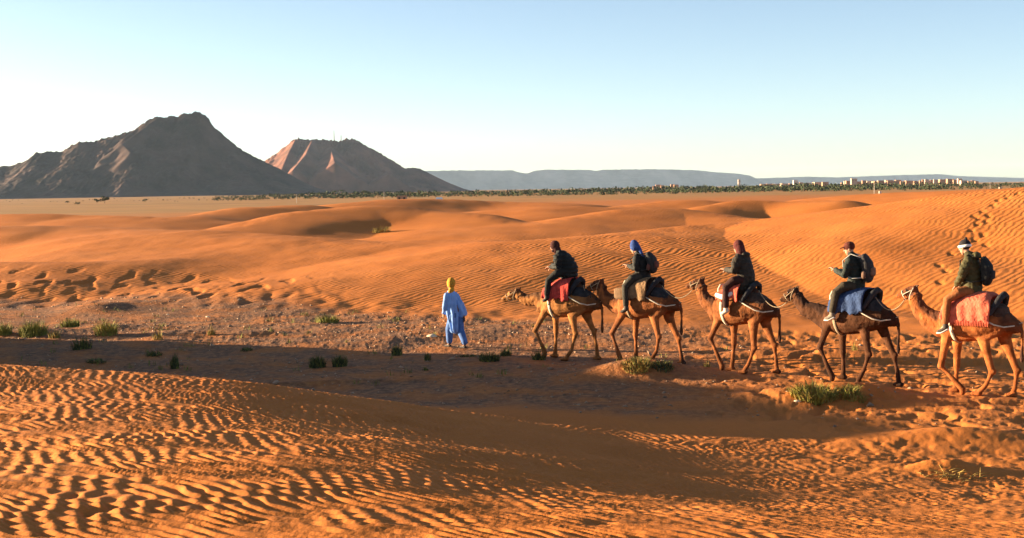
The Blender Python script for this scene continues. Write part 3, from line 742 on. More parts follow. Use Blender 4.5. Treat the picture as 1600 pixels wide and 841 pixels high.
def camel(i, C):
    fr = Frame(O[i], HEADS[i]); C['fr'] = fr
    root = empty('camel', fr.O, C['label'], 'camel', 'camels walking in the caravan', fr.axes())
    B = MB()
    B.tube([(s[0], 0, s[1]) for s in STN], [(s[3], s[2]) for s in STN], n=20)
    B.ball((-.03, 0, 1.60), (.38, .19, .27))
    # neck and head
    N = [fr.px(*p) for p in C['neck']]; nose = fr.px(*C['nose']); crown = fr.px(*C['crown']); jaw = fr.px(*C['jaw'])
    hd = nose - crown; L = np.linalg.norm(hd); hd /= L
    back = crown + np.array([-.03, 0, -.05])
    up = np.array([-hd[2], 0, hd[0]]); up = up if up[2] > 0 else -up
    base = back - up * .07
    B.tube([(.42, 0, 1.24), (.62, 0, 1.25), N[2], N[1], N[0], base + np.array([-.02, 0, -.03]), base + hd * .04],
           [(.2, .26), (.18, .25), (.145, .20), (.118, .16), (.10, .132), (.092, .11), (.08, .09)])
    B.tube([back - up * .01, crown + hd * L * .3 - up * .035, crown + hd * L * .62 - up * .04, crown + hd * L * .88 - up * .035, nose - up * .03],
           [(.088, .085), (.082, .088), (.06, .068), (.056, .058), (.05, .042)])
    B.tube([base, crown + hd * L * .35 - up * .12, crown + hd * L * .7 - up * .11, nose - hd * .07 - up * .10], [(.06, .06), (.055, .05), (.042, .036), (.036, .028)])
    B.ball(nose - hd * .05 - up * .06, (.05, .045, .05))
    for s in (-1, 1):
        B.ball(crown + hd * L * .27 + np.array([0, s * .06, .0]) + up * .012, (.05, .028, .03))       # brow
        B.tube([crown + np.array([-.02, s * .055, -.01]), crown + np.array([-.06, s * .08, .02]), crown + np.array([-.085, s * .09, .04])], [.024, .024, .012], n=8)
    # legs
    def foot_z(p):
        w = fr.world(p); return gz(w[0], w[1]) - fr.O[2]
    def front(pts, v, lifted):
        el, kn, ft, fo = [fr.px(*p, v) for p in pts]
        if not lifted: fo[2] = foot_z(fo) + .045
        top = np.array([.42, v * .9, 1.3])
        m1 = (el + kn) / 2
        B.tube([top, (top + el) / 2 + np.array([0, 0, 0]), el, m1, kn, (kn * .6 + ft * .4), ft, fo * .75 + ft * .25],
               [(.09, .17), (.085, .15), (.075, .10), (.055, .068), (.056, .062), (.032, .037), (.040, .046), (.046, .055)])
        B.ball(kn, (.068, .062, .068))
        if lifted: B.tube([ft, fo + np.array([-.01, 0, .0]), fo + np.array([.0, 0, -.05])], [.045, .06, .055])
        else: B.tube([fo + np.array([-.05, 0, 0]), fo + np.array([.09, 0, -.005])], [(.075, .045), (.07, .035)])
        return fo
    def hind(pts, v):
        st, hk, ft, fo = [fr.px(*p, v) for p in pts]
        fo[2] = foot_z(fo) + .045
        top = np.array([-.5, v * .75, 1.36])
        m1 = st * .5 + hk * .5
        B.tube([top, top * .45 + st * .55 + np.array([0, 0, .02]), st, m1, hk, hk * .5 + ft * .5, ft, fo * .75 + ft * .25],
               [(.10, .2), (.095, .17), (.08, .12), (.055, .075), (.05, .062), (.032, .037), (.038, .044), (.045, .05)])
        B.ball(hk + np.array([-.025, 0, .02]), (.058, .05, .062))
        B.tube([fo + np.array([-.05, 0, 0]), fo + np.array([.09, 0, -.005])], [(.07, .045), (.066, .035)])
    VL = .17
    front(C['fn'], VL, True if C['lift'] else False); front(C['ff'], -VL, False)
    hind(C['hn'], VL * .95); hind(C['hf'], -VL * .95)
    # tail
    B.tube([(-.78, 0, 1.38), (-.86, 0, 1.22), (-.86, -.01, 1.0), (-.85, -.02, .82)], [.04, .032, .028, .03], n=8)
    B.ball((-.85, -.02, .74), (.04, .035, .11))
    body = B.remesh('body', M_COAT, root, .018, 2, .5)
    P = verts(body); nr_ = np.empty(len(P) * 3, np.float32); body.data.vertices.foreach_get('normal', nr_); nr_ = nr_.reshape(-1, 3)
    hair = np.clip(sstep(1.0, 1.25, P[:, 2]) * (.45 + .55 * (P[:, 0] > .35)) + .5 * (P[:, 0] < -.5) * sstep(.8, 1.1, P[:, 2]), 0, 1) + .12     # shaggy on neck, shoulders and hump
    P = P + nr_ * (hair * (.012 * fbm(P[:, 0] * 14 + P[:, 1] * 9, P[:, 2] * 9 + P[:, 1] * 5, 3, 7 + i) + .007 * pn(P[:, 0] * 40 + P[:, 1] * 20, P[:, 2] * 16, 9 + i)))[:, None]
    set_verts(body, P)
    nz = fbm(P[:, 0] * 5, P[:, 2] * 5 + P[:, 1] * 3, 3, i)
    dk = np.zeros(len(P))
    dk = np.maximum(dk, sstep(1.5, 1.72, P[:, 2] + .12 * nz) * (P[:, 0] > -.5) * (P[:, 0] < .45))              # hump
    dk = np.maximum(dk, sstep(-.55, -.8, 0 * P[:, 0]) if False else sstep(.42, .75, -P[:, 0] + .25 * (P[:, 2] - 1.25) + .1 * nz) * sstep(.95, 1.3, P[:, 2]) * .75)   # rump
    dk = np.maximum(dk, (P[:, 0] < -.79) * sstep(1.05, .85, P[:, 2] * 1.0) if False else (P[:, 0] < -.79) * (1 - sstep(.85, 1.1, P[:, 2])))   # tail tuft
    # crest of the neck and top of the head
    cu = np.r_[base[0] - .02, [p[0] for p in N], .62][::-1] if base[0] < N[0][0] else np.r_[.62, N[2][0], N[1][0], N[0][0], base[0]]
    cz = np.r_[1.25, N[2][2], N[1][2], N[0][2], base[2]]
    o_ = np.argsort(cu); zc_ = np.interp(P[:, 0], np.array(cu)[o_], cz[o_])
    ncr = (P[:, 0] > .62) * sstep(.03, .12, P[:, 2] - zc_ + .05 * nz) * .8
    head_m = (np.linalg.norm(P - crown, axis=1) < .13) * 1.0
    under = (P[:, 0] > .6) * sstep(.06, .13, zc_ - P[:, 2] + .05 * nz) * .35 * (P[:, 0] < nose[0] - .3)
    dk = np.clip(np.maximum.reduce([dk, ncr, head_m * .8, under]) * (1 + .5 * nz), 0, 1)
    pale = sstep(1.12, .98, P[:, 2]) if False else (1 - sstep(.98, 1.12, P[:, 2])) * sstep(.8, 1.0, P[:, 2]) * .35
    col = np.array(C['coat'])[None] * (1 + .55 * nz[:, None]) * (1 + pale[:, None]) * (1 - dk[:, None]) + np.array(C['dark'])[None] * dk[:, None]
    shin = (1 - sstep(.25, .55, P[:, 2]))[:, None]
    col = col * (1 - .25 * shin)
    set_color(body, np.clip(col, 0, 1))
    for s in (-1, 1):
        k = MB(); k.ball(crown + hd * L * .30 + np.array([0, s * .083, 0]) - up * .012, .019, 8, 6); k.build('eye', M_EYE, root)
        k = MB(); k.ball(nose - hd * .025 + np.array([0, s * .042, 0]) - up * .012, (.018, .008, .011), 8, 5); k.build('nostril', M_EYE, root)
    # halter
    k = MB()
    for q, r_, off in ((.62, .074, 0), (.05, .125, -.05)):
        c_ = crown + hd * L * q - up * .06 + np.array([0, 0, off]); pts = []
        ax = up if q > .3 else np.array([-.35, 0, .94])
        for a in np.linspace(0, 2 * math.pi, 17): pts.append(c_ + np.array([0, 1, 0]) * math.cos(a) * (r_ + .005) + ax * math.sin(a) * (r_ * 1.25))
        k.tube(pts, .009, n=6, cap=False)
    k.tube([crown + hd * L * .62 - up * .05 + np.array([0, .078, 0]), crown + hd * L * .05 - up * .05 + np.array([0, .105, 0])], .008, n=6)
    k.build('halter', M_ROPE if i == 4 else M_ROPE_D, root)
    # saddle cloth
    col, u1, u0, zb = C['blanket']
    mc = mat('blanket_cloth_%d' % i, col, .95, .3, 7, .02, bscale=25)
    def ztop(u): return float(np.interp(u, [-.45, -.3, -.1, .1, .3, .5, .6], [1.80, 1.89, 1.90, 1.88, 1.76, 1.66, 1.62]))
    nu, nq = 26, 41; V = []; Fc = []
    for a in range(nu):
        u = u0 + (u1 - u0) * a / (nu - 1); zt = ztop(u)
        for b_ in range(nq):
            q = -1 + 2 * b_ / (nq - 1); aq = abs(q)
            wdt = .375 + .015 * math.sin(u * 31 + q * 5) * aq
            v = math.copysign(1, q) * wdt * math.sin(min(1, aq * 1.7) * math.pi / 2)
            z = zt - (zt - zb - .03 * math.sin(u * 17) - .02 * math.sin(u * 41)) * max(0, (aq - .12) / .88) ** 1.25
            V.append((u + .01 * math.sin(q * 9), v, z))
    for a in range(nu - 1):
        for b_ in range(nq - 1):
            x = a * nq + b_; Fc.append((x, x + 1, x + nq + 1, x + nq))
    bl = mesh_np('saddle_blanket', V, Fc, mc, True, root)
    sm = bl.modifiers.new('thick', 'SOLIDIFY'); sm.thickness = .018; sm.offset = 1
    if i == 4:     # tasselled hem
        k = MB()
        for a in range(30):
            u = u0 + (u1 - u0) * (a + .5) / 30; k.tube([(u, .378, zb + .03), (u + .006, .382, zb - .055)], [.008, .005], n=5)
        t = k.build('fringe', mc, bl); t['kind'] = 'stuff'
    if i == 2:     # white folded cloth thrown over the red one
        k = MB(); k.tube([(.4, .37, 1.62), (.25, .39, 1.58), (.1, .37, 1.63), (-.02, .33, 1.70)], [(.03, .05), (.03, .06), (.03, .05), (.02, .04)]); k.remesh('folded_cloth', mat('white_cloth', (.7, .62, .55), .9, .15, 8), root, .012, 2)
    if i == 1:     # two tan saddle bags show as panels below the rider
        k = MB(); k.tube([(.40, .36, 1.63), (.40, .385, 1.45)], [(.05, .2), (.05, .19)]); k.remesh('saddle_bag', mat('bag_cloth', (.17, .10, .055), .95, .25, 10, .01), root, .016, 3)
    U0 = min(u0, -.2)
    # stuffed dark pads behind the hump and the dark cover over the rump
    k = MB(); k.tube([(U0 + .02, .31, 1.52), (U0 - .06, .27, 1.66), (U0 - .12, .16, 1.80), (U0 - .14, 0, 1.86), (U0 - .12, -.16, 1.80), (U0 - .06, -.27, 1.66), (U0 + .02, -.31, 1.52)], [.05, .055, .06, .06, .06, .055, .05], side=(0, 0, 1))
    k.remesh('saddle_pad', M_PAD, root, .018, 3)
    k = MB(); k.tube([(U0 - .06, 0, 1.53), (-.45, 0, 1.49), (-.6, 0, 1.43), (-.74, 0, 1.36)], [(.265, .18), (.245, .135), (.19, .095), (.12, .06)])
    k.remesh('rump_cover', M_PAD if i in (0, 1, 3) else mat('brown_rump_cover', (.06, .035, .025), .95, .4, 9, .02), root, .018, 3)
    # saddle frame handle
    k = MB(); k.tube([(.46, .16, 1.52), (.47, .15, 1.72), (.46, .08, 1.80), (.46, -.08, 1.80), (.47, -.15, 1.72), (.46, -.16, 1.52)], .024, side=(1, 0, 0), n=8); k.build('saddle_handle', M_HANDLE, root)
    # girth strap
    if C['strap']:
        zc0, hh, hw = barrel(.33); pts = [(.33 + .05 * math.sin(a), (hw + .012) * math.cos(a), zc0 + (hh + .014) * math.sin(a)) for a in np.linspace(0, 2 * math.pi, 29)]
        k = MB(); k.tube(pts, [(.03, .008)] * 29, side=(1, 0, 0), n=8, cap=False); k.build('girth_strap', M_ROPE if i in (0, 2, 4) else M_ROPE_D, root)
    # rope round the rump
    pts = []
    for u, z in [(-.10, 1.50), (-.28, 1.42), (-.46, 1.33), (-.62, 1.29), (-.76, 1.31), (-.86, 1.36)]:
        z0, hh, hw = barrel(max(u, -.73)); t = max(-1, min(1, (z - z0) / hh)); v = hw * math.sqrt(1 - t * t) + .035
        if u < -.7: v = .13
        if u < -.8: v = 0
        pts.append((u, v, z))
    pts = pts + [(a, -b, c) for a, b, c in pts[:-1][::-1]]
    k = MB(); k.tube(pts, .013, n=7); k.build('rump_rope', M_ROPE, root)
    C['muzzle'] = fr.world(crown + hd * L * .62 - up * .12); C['tie'] = fr.world((-.46, .12, 1.72)); C['root'] = root
for i, C in enumerate(CAMELS): camel(i, C)
for i, lb in zip(range(1, 5), ['thin rope from the second camel to the leading camel', 'thin rope from the third camel to the second camel', 'thin rope from the dark fourth camel to the third camel', 'thin rope from the last camel to the dark fourth camel']):
    a, b = CAMELS[i]['muzzle'], CAMELS[i - 1]['tie']; pts = []
    for t in np.linspace(0, 1, 14):
        p = a * (1 - t) + b * t; p[2] -= .5 * t * (1 - t) * 1.9; pts.append(p)
    k = MB(); k.tube(pts, .009, n=6); o = k.build('lead_rope', M_ROPE_D); tag(o, lb, 'rope', 'ropes tying the camels together')

# ------------------------------------------------------------------ people
def hand(B, wrist, dirv, side, v_in):
    """palm, four unequal bent fingers and a thumb leaving the side of the palm"""
    w = np.array(wrist); d = np.array(dirv, float); d /= np.linalg.norm(d); s = np.array(side, float); s -= d * (s @ d); s /= np.linalg.norm(s); dn = np.cross(d, s)
    if dn[2] > 0: dn = -dn
    p = w + d * .05
    B.tube([w, w + d * .04, w + d * .09], [(.028, .02), (.04, .018), (.042, .016)], side=s)
    for k, ln in zip((-1.5, -.5, .5, 1.5), (.058, .072, .068, .052)):
        a = w + d * .09 + s * k * .021; b = a + d * ln * .6 + dn * .012; c = b + d * ln * .25 + dn * .035
        B.tube([a, b, c], [.0095, .009, .0075], n=7)
    a = w + d * .035 + s * v_in * .04; b = a + d * .03 + s * v_in * .025 + dn * .01; c = b + d * .03 + s * v_in * -.004 + dn * .015
    B.tube([a, b, c], [.011, .0105, .008], n=7)
def head(B, c, fwd, up, k=1.0):
    c = np.array(c); f = np.array(fwd, float); f /= np.linalg.norm(f); u = np.array(up, float); u -= f * (u @ f); u /= np.linalg.norm(u); s = np.cross(u, f)
    B.ball(c + u * .025 - f * .005, (.098 * k, .076 * k, .10 * k), 14, 10, (f, s, u))
    B.tube([c + f * .02 - u * .01, c + f * .045 - u * .075, c + f * .055 - u * .105], [(.066, .07), (.052, .05), (.034, .026)], side=s)
    B.tube([c + f * .09 + u * .015, c + f * .112 - u * .022], [.011, .015], n=7)
    B.tube([c + f * .09 - u * .058 - s * .02, c + f * .09 - u * .058 + s * .02], .009, n=6)
    B.tube([c + f * .088 + u * .032 - s * .035, c + f * .088 + u * .032 + s * .035], .011, n=6)
    for q in (-1, 1): B.ball(c + s * q * .078 - f * .008 - u * .008, (.02, .01, .03), 8, 6, (f, s, u))
    return f, s, u
def eyes(root, c, f, s, u):
    for q in (-1, 1):
        k = MB(); k.ball(np.array(c) + f * .086 + s * q * .032 + u * .012, .011, 8, 6); k.build('eye', M_EYE, root)

RIDERS = [
 dict(cam=0, head=(867, 386), sh=(877, 399), hip=(889, 421), knee=(857, 439), ankle=(854, 462), toe=(849, 470), elbow=(872, 416), hand=(860, 417), lean=.35,
      jacket=((.014, .015, .014), .055), trousers=(.018, .016, .014), shoe=(.03, .025, .022), wear='wrap', hat=(.055, .016, .014), pack=None,
      label='rider in black puffy jacket and dark head wrap hunched on leading camel'),
 dict(cam=1, head=(992, 388), sh=(999, 402), hip=(1004, 429), knee=(977, 448), ankle=(978, 479), toe=(971, 487), elbow=(995, 421), hand=(981, 415), lean=.25,
      jacket=((.016, .015, .014), .03), trousers=(.036, .030, .022), shoe=(.05, .04, .035), wear='scarf', hat=(.03, .06, .20), pack=(.028, .026, .026),
      label='rider with blue headscarf, dark jacket and backpack on the second camel'),
 dict(cam=2, head=(1153, 387), sh=(1158, 402), hip=(1165, 434), knee=(1134, 449), ankle=(1134, 482), toe=(1127, 490), elbow=(1147, 424), hand=(1133, 421), lean=.12,
      jacket=((.032, .024, .017), .045), trousers=(.04, .014, .011), shoe=(.62, .55, .42), wear='hood', hat=(.085, .018, .016), pack=None,
      label='rider in long brown coat and dark red hood on the third camel'),
 dict(cam=3, head=(1327, 389), sh=(1333, 404), hip=(1337, 444), knee=(1306, 457), ankle=(1300, 489), toe=(1290, 498), elbow=(1320, 431), hand=(1304, 421), lean=.05,
      jacket=((.018, .023, .019), .03), trousers=(.045, .034, .022), shoe=(.17, .14, .11), wear='cap', hat=(.09, .022, .014), pack=(.035, .032, .032),
      label='rider with red-brown peaked cap, grey-green jacket and backpack on dark fourth camel'),
 dict(cam=4, head=(1507, 387), sh=(1517, 404), hip=(1519, 452), knee=(1480, 469), ankle=(1477, 507), toe=(1466, 518), elbow=(1502, 432), hand=(1494, 446), lean=.1,
      jacket=((.060, .050, .018), .03), trousers=(.25, .085, .026), shoe=(.06, .045, .035), wear='beanie', hat=(.02, .017, .018), pack=(.016, .018, .018),
      label='rider in olive jacket and black beanie with white band on the last camel'),
]
for R in RIDERS:
    i = R['cam']; fr = CAMELS[i]['fr']
    seat = fr.px(*R['hip']); r0 = np.array([seat[0], 0, 0.0])
    root = empty('person', fr.world((seat[0], 0, seat[2] - .15)), R['label'], 'person', 'riders on the camels', fr.axes())
    off = np.array([seat[0], 0, seat[2] - .15])
    def L(px, v=0.0): return fr.px(*px, v) - off
    hip = L(R['hip']); sh = L(R['sh']); hc = L(R['head'])
    lean = R['lean']
    kn = L(R['knee'], .37); an = L(R['ankle'], .40); to = L(R['toe'], .42); el = L(R['elbow'], .25); ha = L(R['hand'], .10)
    # bone lengths stay human
    spine = sh - hip; mid = hip + spine * .5 + np.array([-.10 * lean - .02, 0, 0])
    fwd = np.array([1, {0: .25, 1: .1, 2: -.3, 3: .35, 4: -.15}[i], -.25 * (1 + lean)])
    shoulder = lambda s: sh + np.array([-.01, s * .165, -.03])
    B = MB()
    B.tube([hip + np.array([0, 0, -.06]), hip + np.array([-.01, 0, .05]), mid, hip + spine * .82, sh], [(.16, .12), (.15, .115), (.14, .10), (.165, .11), (.12, .075)])
    B.tube([sh, hc * .6 + sh * .4, hc], [.062, .055, .055], n=10)
    f_, s_, u_ = head(B, hc, fwd, (0, 0, 1))
    legs = {}
    for s in (1, -1):
        S = np.array([1, s, 1])
        h0 = hip + np.array([0, s * .10, -.03]); k_ = kn * S; a_ = an * S; t_ = to * S; e_ = el * S; w_ = ha * S + np.array([0, 0, -.03 if s < 0 else 0])
        B.tube([h0, (h0 + k_) / 2 + np.array([0, s * .05, .05]), k_, k_ * .6 + a_ * .4, a_], [.09, .078, .06, .052, .038])
        B.tube([shoulder(s), (shoulder(s) + e_) / 2, e_, (e_ + w_) / 2, w_], [.05, .045, .038, .034, .026])
        hand(B, w_, (w_ - e_) * np.array([1, .6, 1]), (0, 1, 0), -s)
        B.tube([a_ + np.array([0, 0, -.02]), t_ * .5 + a_ * .5 + np.array([0, 0, -.03]), t_], [.036, .034, .026], n=8)
        legs[s] = (h0, k_, a_, t_, e_, w_)
    body = B.remesh('body', M_SKIN, root, .011, 2, .5)
    eyes(root, hc, f_, s_, u_)
    # jacket
    jc, bulk = R['jacket']; mj = mat('jacket_%d' % i, jc, .75, .35, 12, .012, bscale=30)
    J = MB(); b = bulk
    low = hip + np.array([.02, 0, -.10])
    J.tube([low, hip + np.array([-.01, 0, .04]), mid, hip + spine * .8, sh + np.array([0, 0, .0])], [(.20 + b, .16 + b), (.17 + b, .14 + b), (.155 + b, .12 + b), (.175 + b, .125 + b), (.12 + b, .085 + b)])
    J.tube([sh + np.array([-.01, 0, .0]), sh * .65 + hc * .35], [.10, .085], n=12)       # collar
    if R['wear'] in ('hood', 'beanie'): J.ball(sh + np.array([-.11, 0, .05]), (.08, .13, .07))
    if R['wear'] == 'hood': J.tube([low + np.array([-.02, 0, 0]), low + np.array([.03, 0, -.12])], [(.24, .2), (.26, .2)])
    for s in (1, -1):
        h0, k_, a_, t_, e_, w_ = legs[s]
        J.tube([shoulder(s), (shoulder(s) + e_) / 2 + np.array([0, s * .02, 0]), e_, (e_ + w_) / 2, w_ * .93 + e_ * .07], [.062 + b, .058 + b * .9, .052 + b * .7, .047 + b * .6, .040 + b * .3])
    j = J.remesh('jacket', mj, root, .014, 3)
    P = verts(j)      # quilting / folds
    nrm = np.empty(len(P) * 3, np.float32); j.data.vertices.foreach_get('normal', nrm); nrm = nrm.reshape(-1, 3)
    fold = (.010 if bulk > .05 else .004) * np.sin(P[:, 2] * 70 + 3 * pn(P[:, 0] * 6, P[:, 1] * 6, 3)) + .012 * fbm(P[:, 0] * 9 + P[:, 1] * 4, P[:, 2] * 9, 2, i)
    set_verts(j, P + nrm * fold[:, None])
    # trousers and shoes
    mt = mat('trousers_%d' % i, R['trousers'], .85, .3, 12, .01, bscale=30)
    T = MB()
    T.tube([hip + np.array([0, -.13, -.05]), hip + np.array([0, .13, -.05])], [(.12, .12), (.12, .12)], side=(1, 0, 0))
    for s in (1, -1):
        h0, k_, a_, t_, e_, w_ = legs[s]
        T.tube([h0, (h0 + k_) / 2 + np.array([0, s * .05, .05]), k_, k_ * .6 + a_ * .4, a_ * .92 + k_ * .08], [.12, .10, .083, .075, .066])
    T.remesh('trousers', mt, root, .014, 3)
    for s in (1, -1):
        h0, k_, a_, t_, e_, w_ = legs[s]
        k = MB(); k.tube([a_ + np.array([0, 0, .02]), a_ + np.array([-.01, 0, -.04])], [.052, .056]); k.tube([a_ + np.array([-.03, 0, -.045]), t_ * .55 + a_ * .45 + np.array([0, 0, -.045]), t_], [(.045, .045), (.05, .042), (.042, .03)])
        sh_ = k.remesh('shoe', mat('shoe_%d' % i, R['shoe'], .7, .2, 20), root, .012, 2)
        if i in (3, 4):
            k = MB(); k.tube([a_ + np.array([-.05, 0, -.09]), t_ * .55 + a_ * .45 + np.array([0, 0, -.085]), t_ + np.array([.02, 0, -.03])], [(.05, .018), (.055, .016), (.045, .014)], n=10); k.build('sole', mat('white_sole', (.75, .7, .62), .7, .05, 20), sh_)
    # headwear
    mh = mat('headwear_%d' % i, R['hat'], .9, .3, 20, .008)
    k = MB(); top = hc + u_ * .035 - f_ * .012
    if R['wear'] == 'wrap':
        k.ball(top, (.118, .098, .115), 14, 10, (f_, s_, u_)); k.tube([hc - u_ * .10 - f_ * .02, hc - u_ * .05 - f_ * .02], [(.09, .10), (.086, .095)], side=s_)
        k.tube([hc - u_ * .07 + f_ * .06 + s_ * .05, hc - u_ * .075 + f_ * .085, hc - u_ * .07 + f_ * .06 - s_ * .05], .03, n=8)
    elif R['wear'] == 'scarf':
        for q, rr_ in ((.03, .112), (.065, .108), (.10, .085)):
            k.tube([hc + u_ * (q - .02) - f_ * .01, hc + u_ * (q + .022) - f_ * .014], [(rr_ * .9, rr_), (rr_ * .86, rr_ * .97)], side=s_)
        k.tube([hc + u_ * .03 - f_ * .08, hc - u_ * .06 - f_ * .10, sh + np.array([-.09, .03, .02])], [.05, .045, .04])
    elif R['wear'] == 'hood':
        k.ball(top - f_ * .02, (.122, .104, .125), 14, 10, (f_, s_, u_)); k.tube([hc - f_ * .05, hc - u_ * .10 - f_ * .06, sh + np.array([-.03, 0, .02])], [(.10, .11), (.10, .10), (.13, .11)], side=s_)
    elif R['wear'] == 'cap':
        k.ball(top + u_ * .012, (.112, .094, .098), 14, 10, (f_, s_, u_)); k.tube([hc + f_ * .06 + u_ * .062, hc + f_ * .17 + u_ * .045], [(.075, .012), (.062, .01)], side=s_, n=12)
    else:
        k.ball(top + u_ * .012 - f_ * .01, (.112, .096, .104), 14, 10, (f_, s_, u_)); k.ball(top + u_ * .12 - f_ * .06, .03)
    hw = k.remesh('headwear', mh, root, .011, 2)
    P = verts(hw)        # keep the face open
    rel = P - hc; ff, uu = rel @ f_, rel @ u_
    if R['wear'] == 'beanie':
        k = MB(); pts = [top - u_ * .012 + (f_ * math.cos(a) * .116 + s_ * math.sin(a) * .101) - u_ * .02 * math.cos(a) + u_ * .03 * math.cos(a) for a in np.linspace(0, 2 * math.pi, 25)]
        k.tube(pts, [(.024, .008)] * 25, side=u_, n=8, cap=False); k.build('white_band', mat('white_knit', (.8, .78, .74), .9, .1, 30), hw)
    # backpack
    if R['pack']:
        mp_ = mat('backpack_%d' % i, R['pack'], .8, .3, 15, .006)
        names = {1: 'rounded dark backpack with reddish pocket worn by blue-scarfed rider', 3: 'dark backpack with pale straps worn by the rider in peaked cap', 4: 'plain black backpack worn by the rider in olive jacket'}
        up_ = spine / np.linalg.norm(spine); bk = np.cross(up_, (0, 1, 0)); bk = bk if bk[0] < 0 else -bk
        bc = hip + spine * .60 + bk * (.24 + b)
        e = empty('backpack', fr.world(bc + off), names[i], 'backpack', None, fr.axes())
        hs = .27 if i == 3 else .25 if i == 4 else .22
        k = MB(); k.tube([-up_ * hs * .8, -up_ * hs * .4 + bk * .02, up_ * hs * .3 + bk * .015, up_ * hs * .8 - bk * .03], [(.13, .09), (.15, .115), (.145, .105), (.11, .065)])
        pb = k.remesh('bag', mp_, e, .014, 3)
        k = MB(); k.tube([-up_ * hs * .55 + bk * .11, -up_ * hs * .1 + bk * .125], [(.10, .035), (.10, .03)]); k.remesh('pocket', mat('pack_pocket_%d' % i, {1: (.10, .04, .03), 3: (.16, .09, .06), 4: (.02, .02, .022)}[i], .8, .2, 15), e, .012, 2)
        if i != 4:
            k = MB(); k.ball(-up_ * hs * .5 + np.array([.02, .15, 0]), (.05, .035, .08)); k.build('side_pocket', mat('pack_pocket_%d' % i, (0, 0, 0)), e)
        k = MB(); k.tube([up_ * hs * .85 - bk * .02 + np.array([0, -.03, 0]), up_ * hs * 1.0, up_ * hs * .85 - bk * .02 + np.array([0, .03, 0])], .012, n=6); k.build('handle', mp_, e)
        mst = mat('pale_webbing', (.45, .42, .38), .8, .1, 20) if i == 3 else mp_
        for s in (1, -1):
            a = up_ * hs * .75 - bk * .05 + np.array([0, s * .09, 0]); sp = shoulder(s) - bc
            k = MB(); k.tube([a, sp + np.array([0, -s * .05, .10 + b * .6]), sp + np.array([.13 + b, -s * .04, -.01]), hip + spine * .35 - bc + np.array([.13 + b, s * .15, 0]), hip + spine * .25 - bc + np.array([-.05, s * (.19 + b), 0]), -up_ * hs * .7 + np.array([0, s * .12, 0])], [(.024, .009)] * 6, n=8)
            k.build('strap', mst, e)

# the guide on foot, seen from behind
gp = at_z(713, 547, 0.0); gp[2] = gz(gp[0], gp[1])
hw_ = np.array([-.6, .8])
fr = Frame(gp, hw_)
root = empty('person', gp, 'man on foot in pale blue robe and yellow turban leading the camels', 'person', None, fr.axes())
D0 = gp[1]
def G(px, py, dv=0.0, du=0.0):
    """a point of the figure: pixel on the upright plane facing the camera through his feet, shifted in his own frame"""
    P = at(px, py, D0) - gp; p = np.array([P @ fr.u, P @ fr.v, P[2]])
    return p + np.array([du, dv, 0])
hc = G(702, 445); hc[1] *= .6
feet = [np.array([.27, .04, .05]), np.array([-.27, -.04, .06])]
hipc = np.array([-.02, 0, .92]); shc = G(705, 458)
B = MB()
B.tube([hipc, hipc * .5 + shc * .5, shc * .85 + hipc * .15, shc], [(.12, .10), (.11, .085), (.13, .085), (.09, .065)])
B.tube([shc, hc], [.055, .055], n=10)
f_, s_, u_ = head(B, hc, (1, .25, -.05), (0, 0, 1))
for s, ft in zip((1, -1), feet):
    h0 = hipc + np.array([0, s * .09, -.02]); kk = (h0 + ft) / 2 + np.array([.07, 0, .02]); an = ft + np.array([-.04, 0, .05])
    B.tube([h0, (h0 + kk) / 2, kk, (kk + an) / 2, an], [.085, .075, .055, .05, .036]); B.tube([an, ft + np.array([.02, 0, -.01]), ft + np.array([.13, 0, -.025])], [.036, .035, .028], n=8)
armL = [shc + np.array([.0, .13, -.05]), shc + np.array([.02, .15, -.30]), shc + np.array([.15, .12, -.50])]
armR = [shc + np.array([.0, -.13, -.05]), shc + np.array([-.12, -.17, -.30]), shc + np.array([-.20, -.21, -.56])]
for s, A in ((1, armL), (-1, armR)):
    B.tube([A[0], A[1], A[2]], [.042, .036, .027]); hand(B, A[2], A[2] - A[1], (1, 0, 0), 1)
B.remesh('body', mat('brown_skin', (.22, .11, .06), .6, .1, 5), root, .011, 2)
eyes(root, hc, f_, s_, u_)
M_ROBE = mat('pale_blue_robe', (.21, .36, .70), .85, .15, 6, .006)
B = MB()
sec = [(.50, .105, .15, -.03), (.58, .11, .15, -.03), (.70, .125, .15, -.02), (.85, .155, .15, -.02), (1.02, .175, .15, -.01), (1.2, .172, .14, 0), (1.36, .165, .12, .0), (1.45, .115, .10, .01)]
zs = shc[2] / 1.45
B.tube([(c_[3] + (shc[0]) * (c_[0] / 1.45), shc[1] * (c_[0] / 1.45), c_[0] * zs) for c_ in sec], [(c_[1], c_[2]) for c_ in sec], n=24)
for A, w in ((armL, .85), (armR, 1.15)):
    B.tube([A[0], A[1], A[2] * .9 + A[1] * .1], [(.07, .07), (.085 * w, .08 * w), (.10 * w, .055)], n=16)
robe = B.remesh('robe', M_ROBE, root, .014, 3)
P = verts(robe); nrm = np.empty(len(P) * 3, np.float32); robe.data.vertices.foreach_get('normal', nrm); nrm = nrm.reshape(-1, 3)
a = np.arctan2(P[:, 1], P[:, 0]); drop = 1 - sstep(.7, 1.35, P[:, 2])
set_verts(robe, P + nrm * ((.022 * drop + .006) * np.sin(a * 9 + 2.5 * P[:, 2] + 2 * pn(P[:, 0] * 5, P[:, 2] * 3, 4)))[:, None])
B = MB()
for s, ft in zip((1, -1), feet):
    h0 = hipc + np.array([0, s * .09, -.1]); kk = (h0 + ft) / 2 + np.array([.06, 0, .02]); B.tube([h0, kk, ft + np.array([-.04, 0, .10])], [.11, .10, .075])
B.remesh('trousers', mat('blue_trousers', (.07, .14, .34), .85, .2, 10), root, .014, 2)
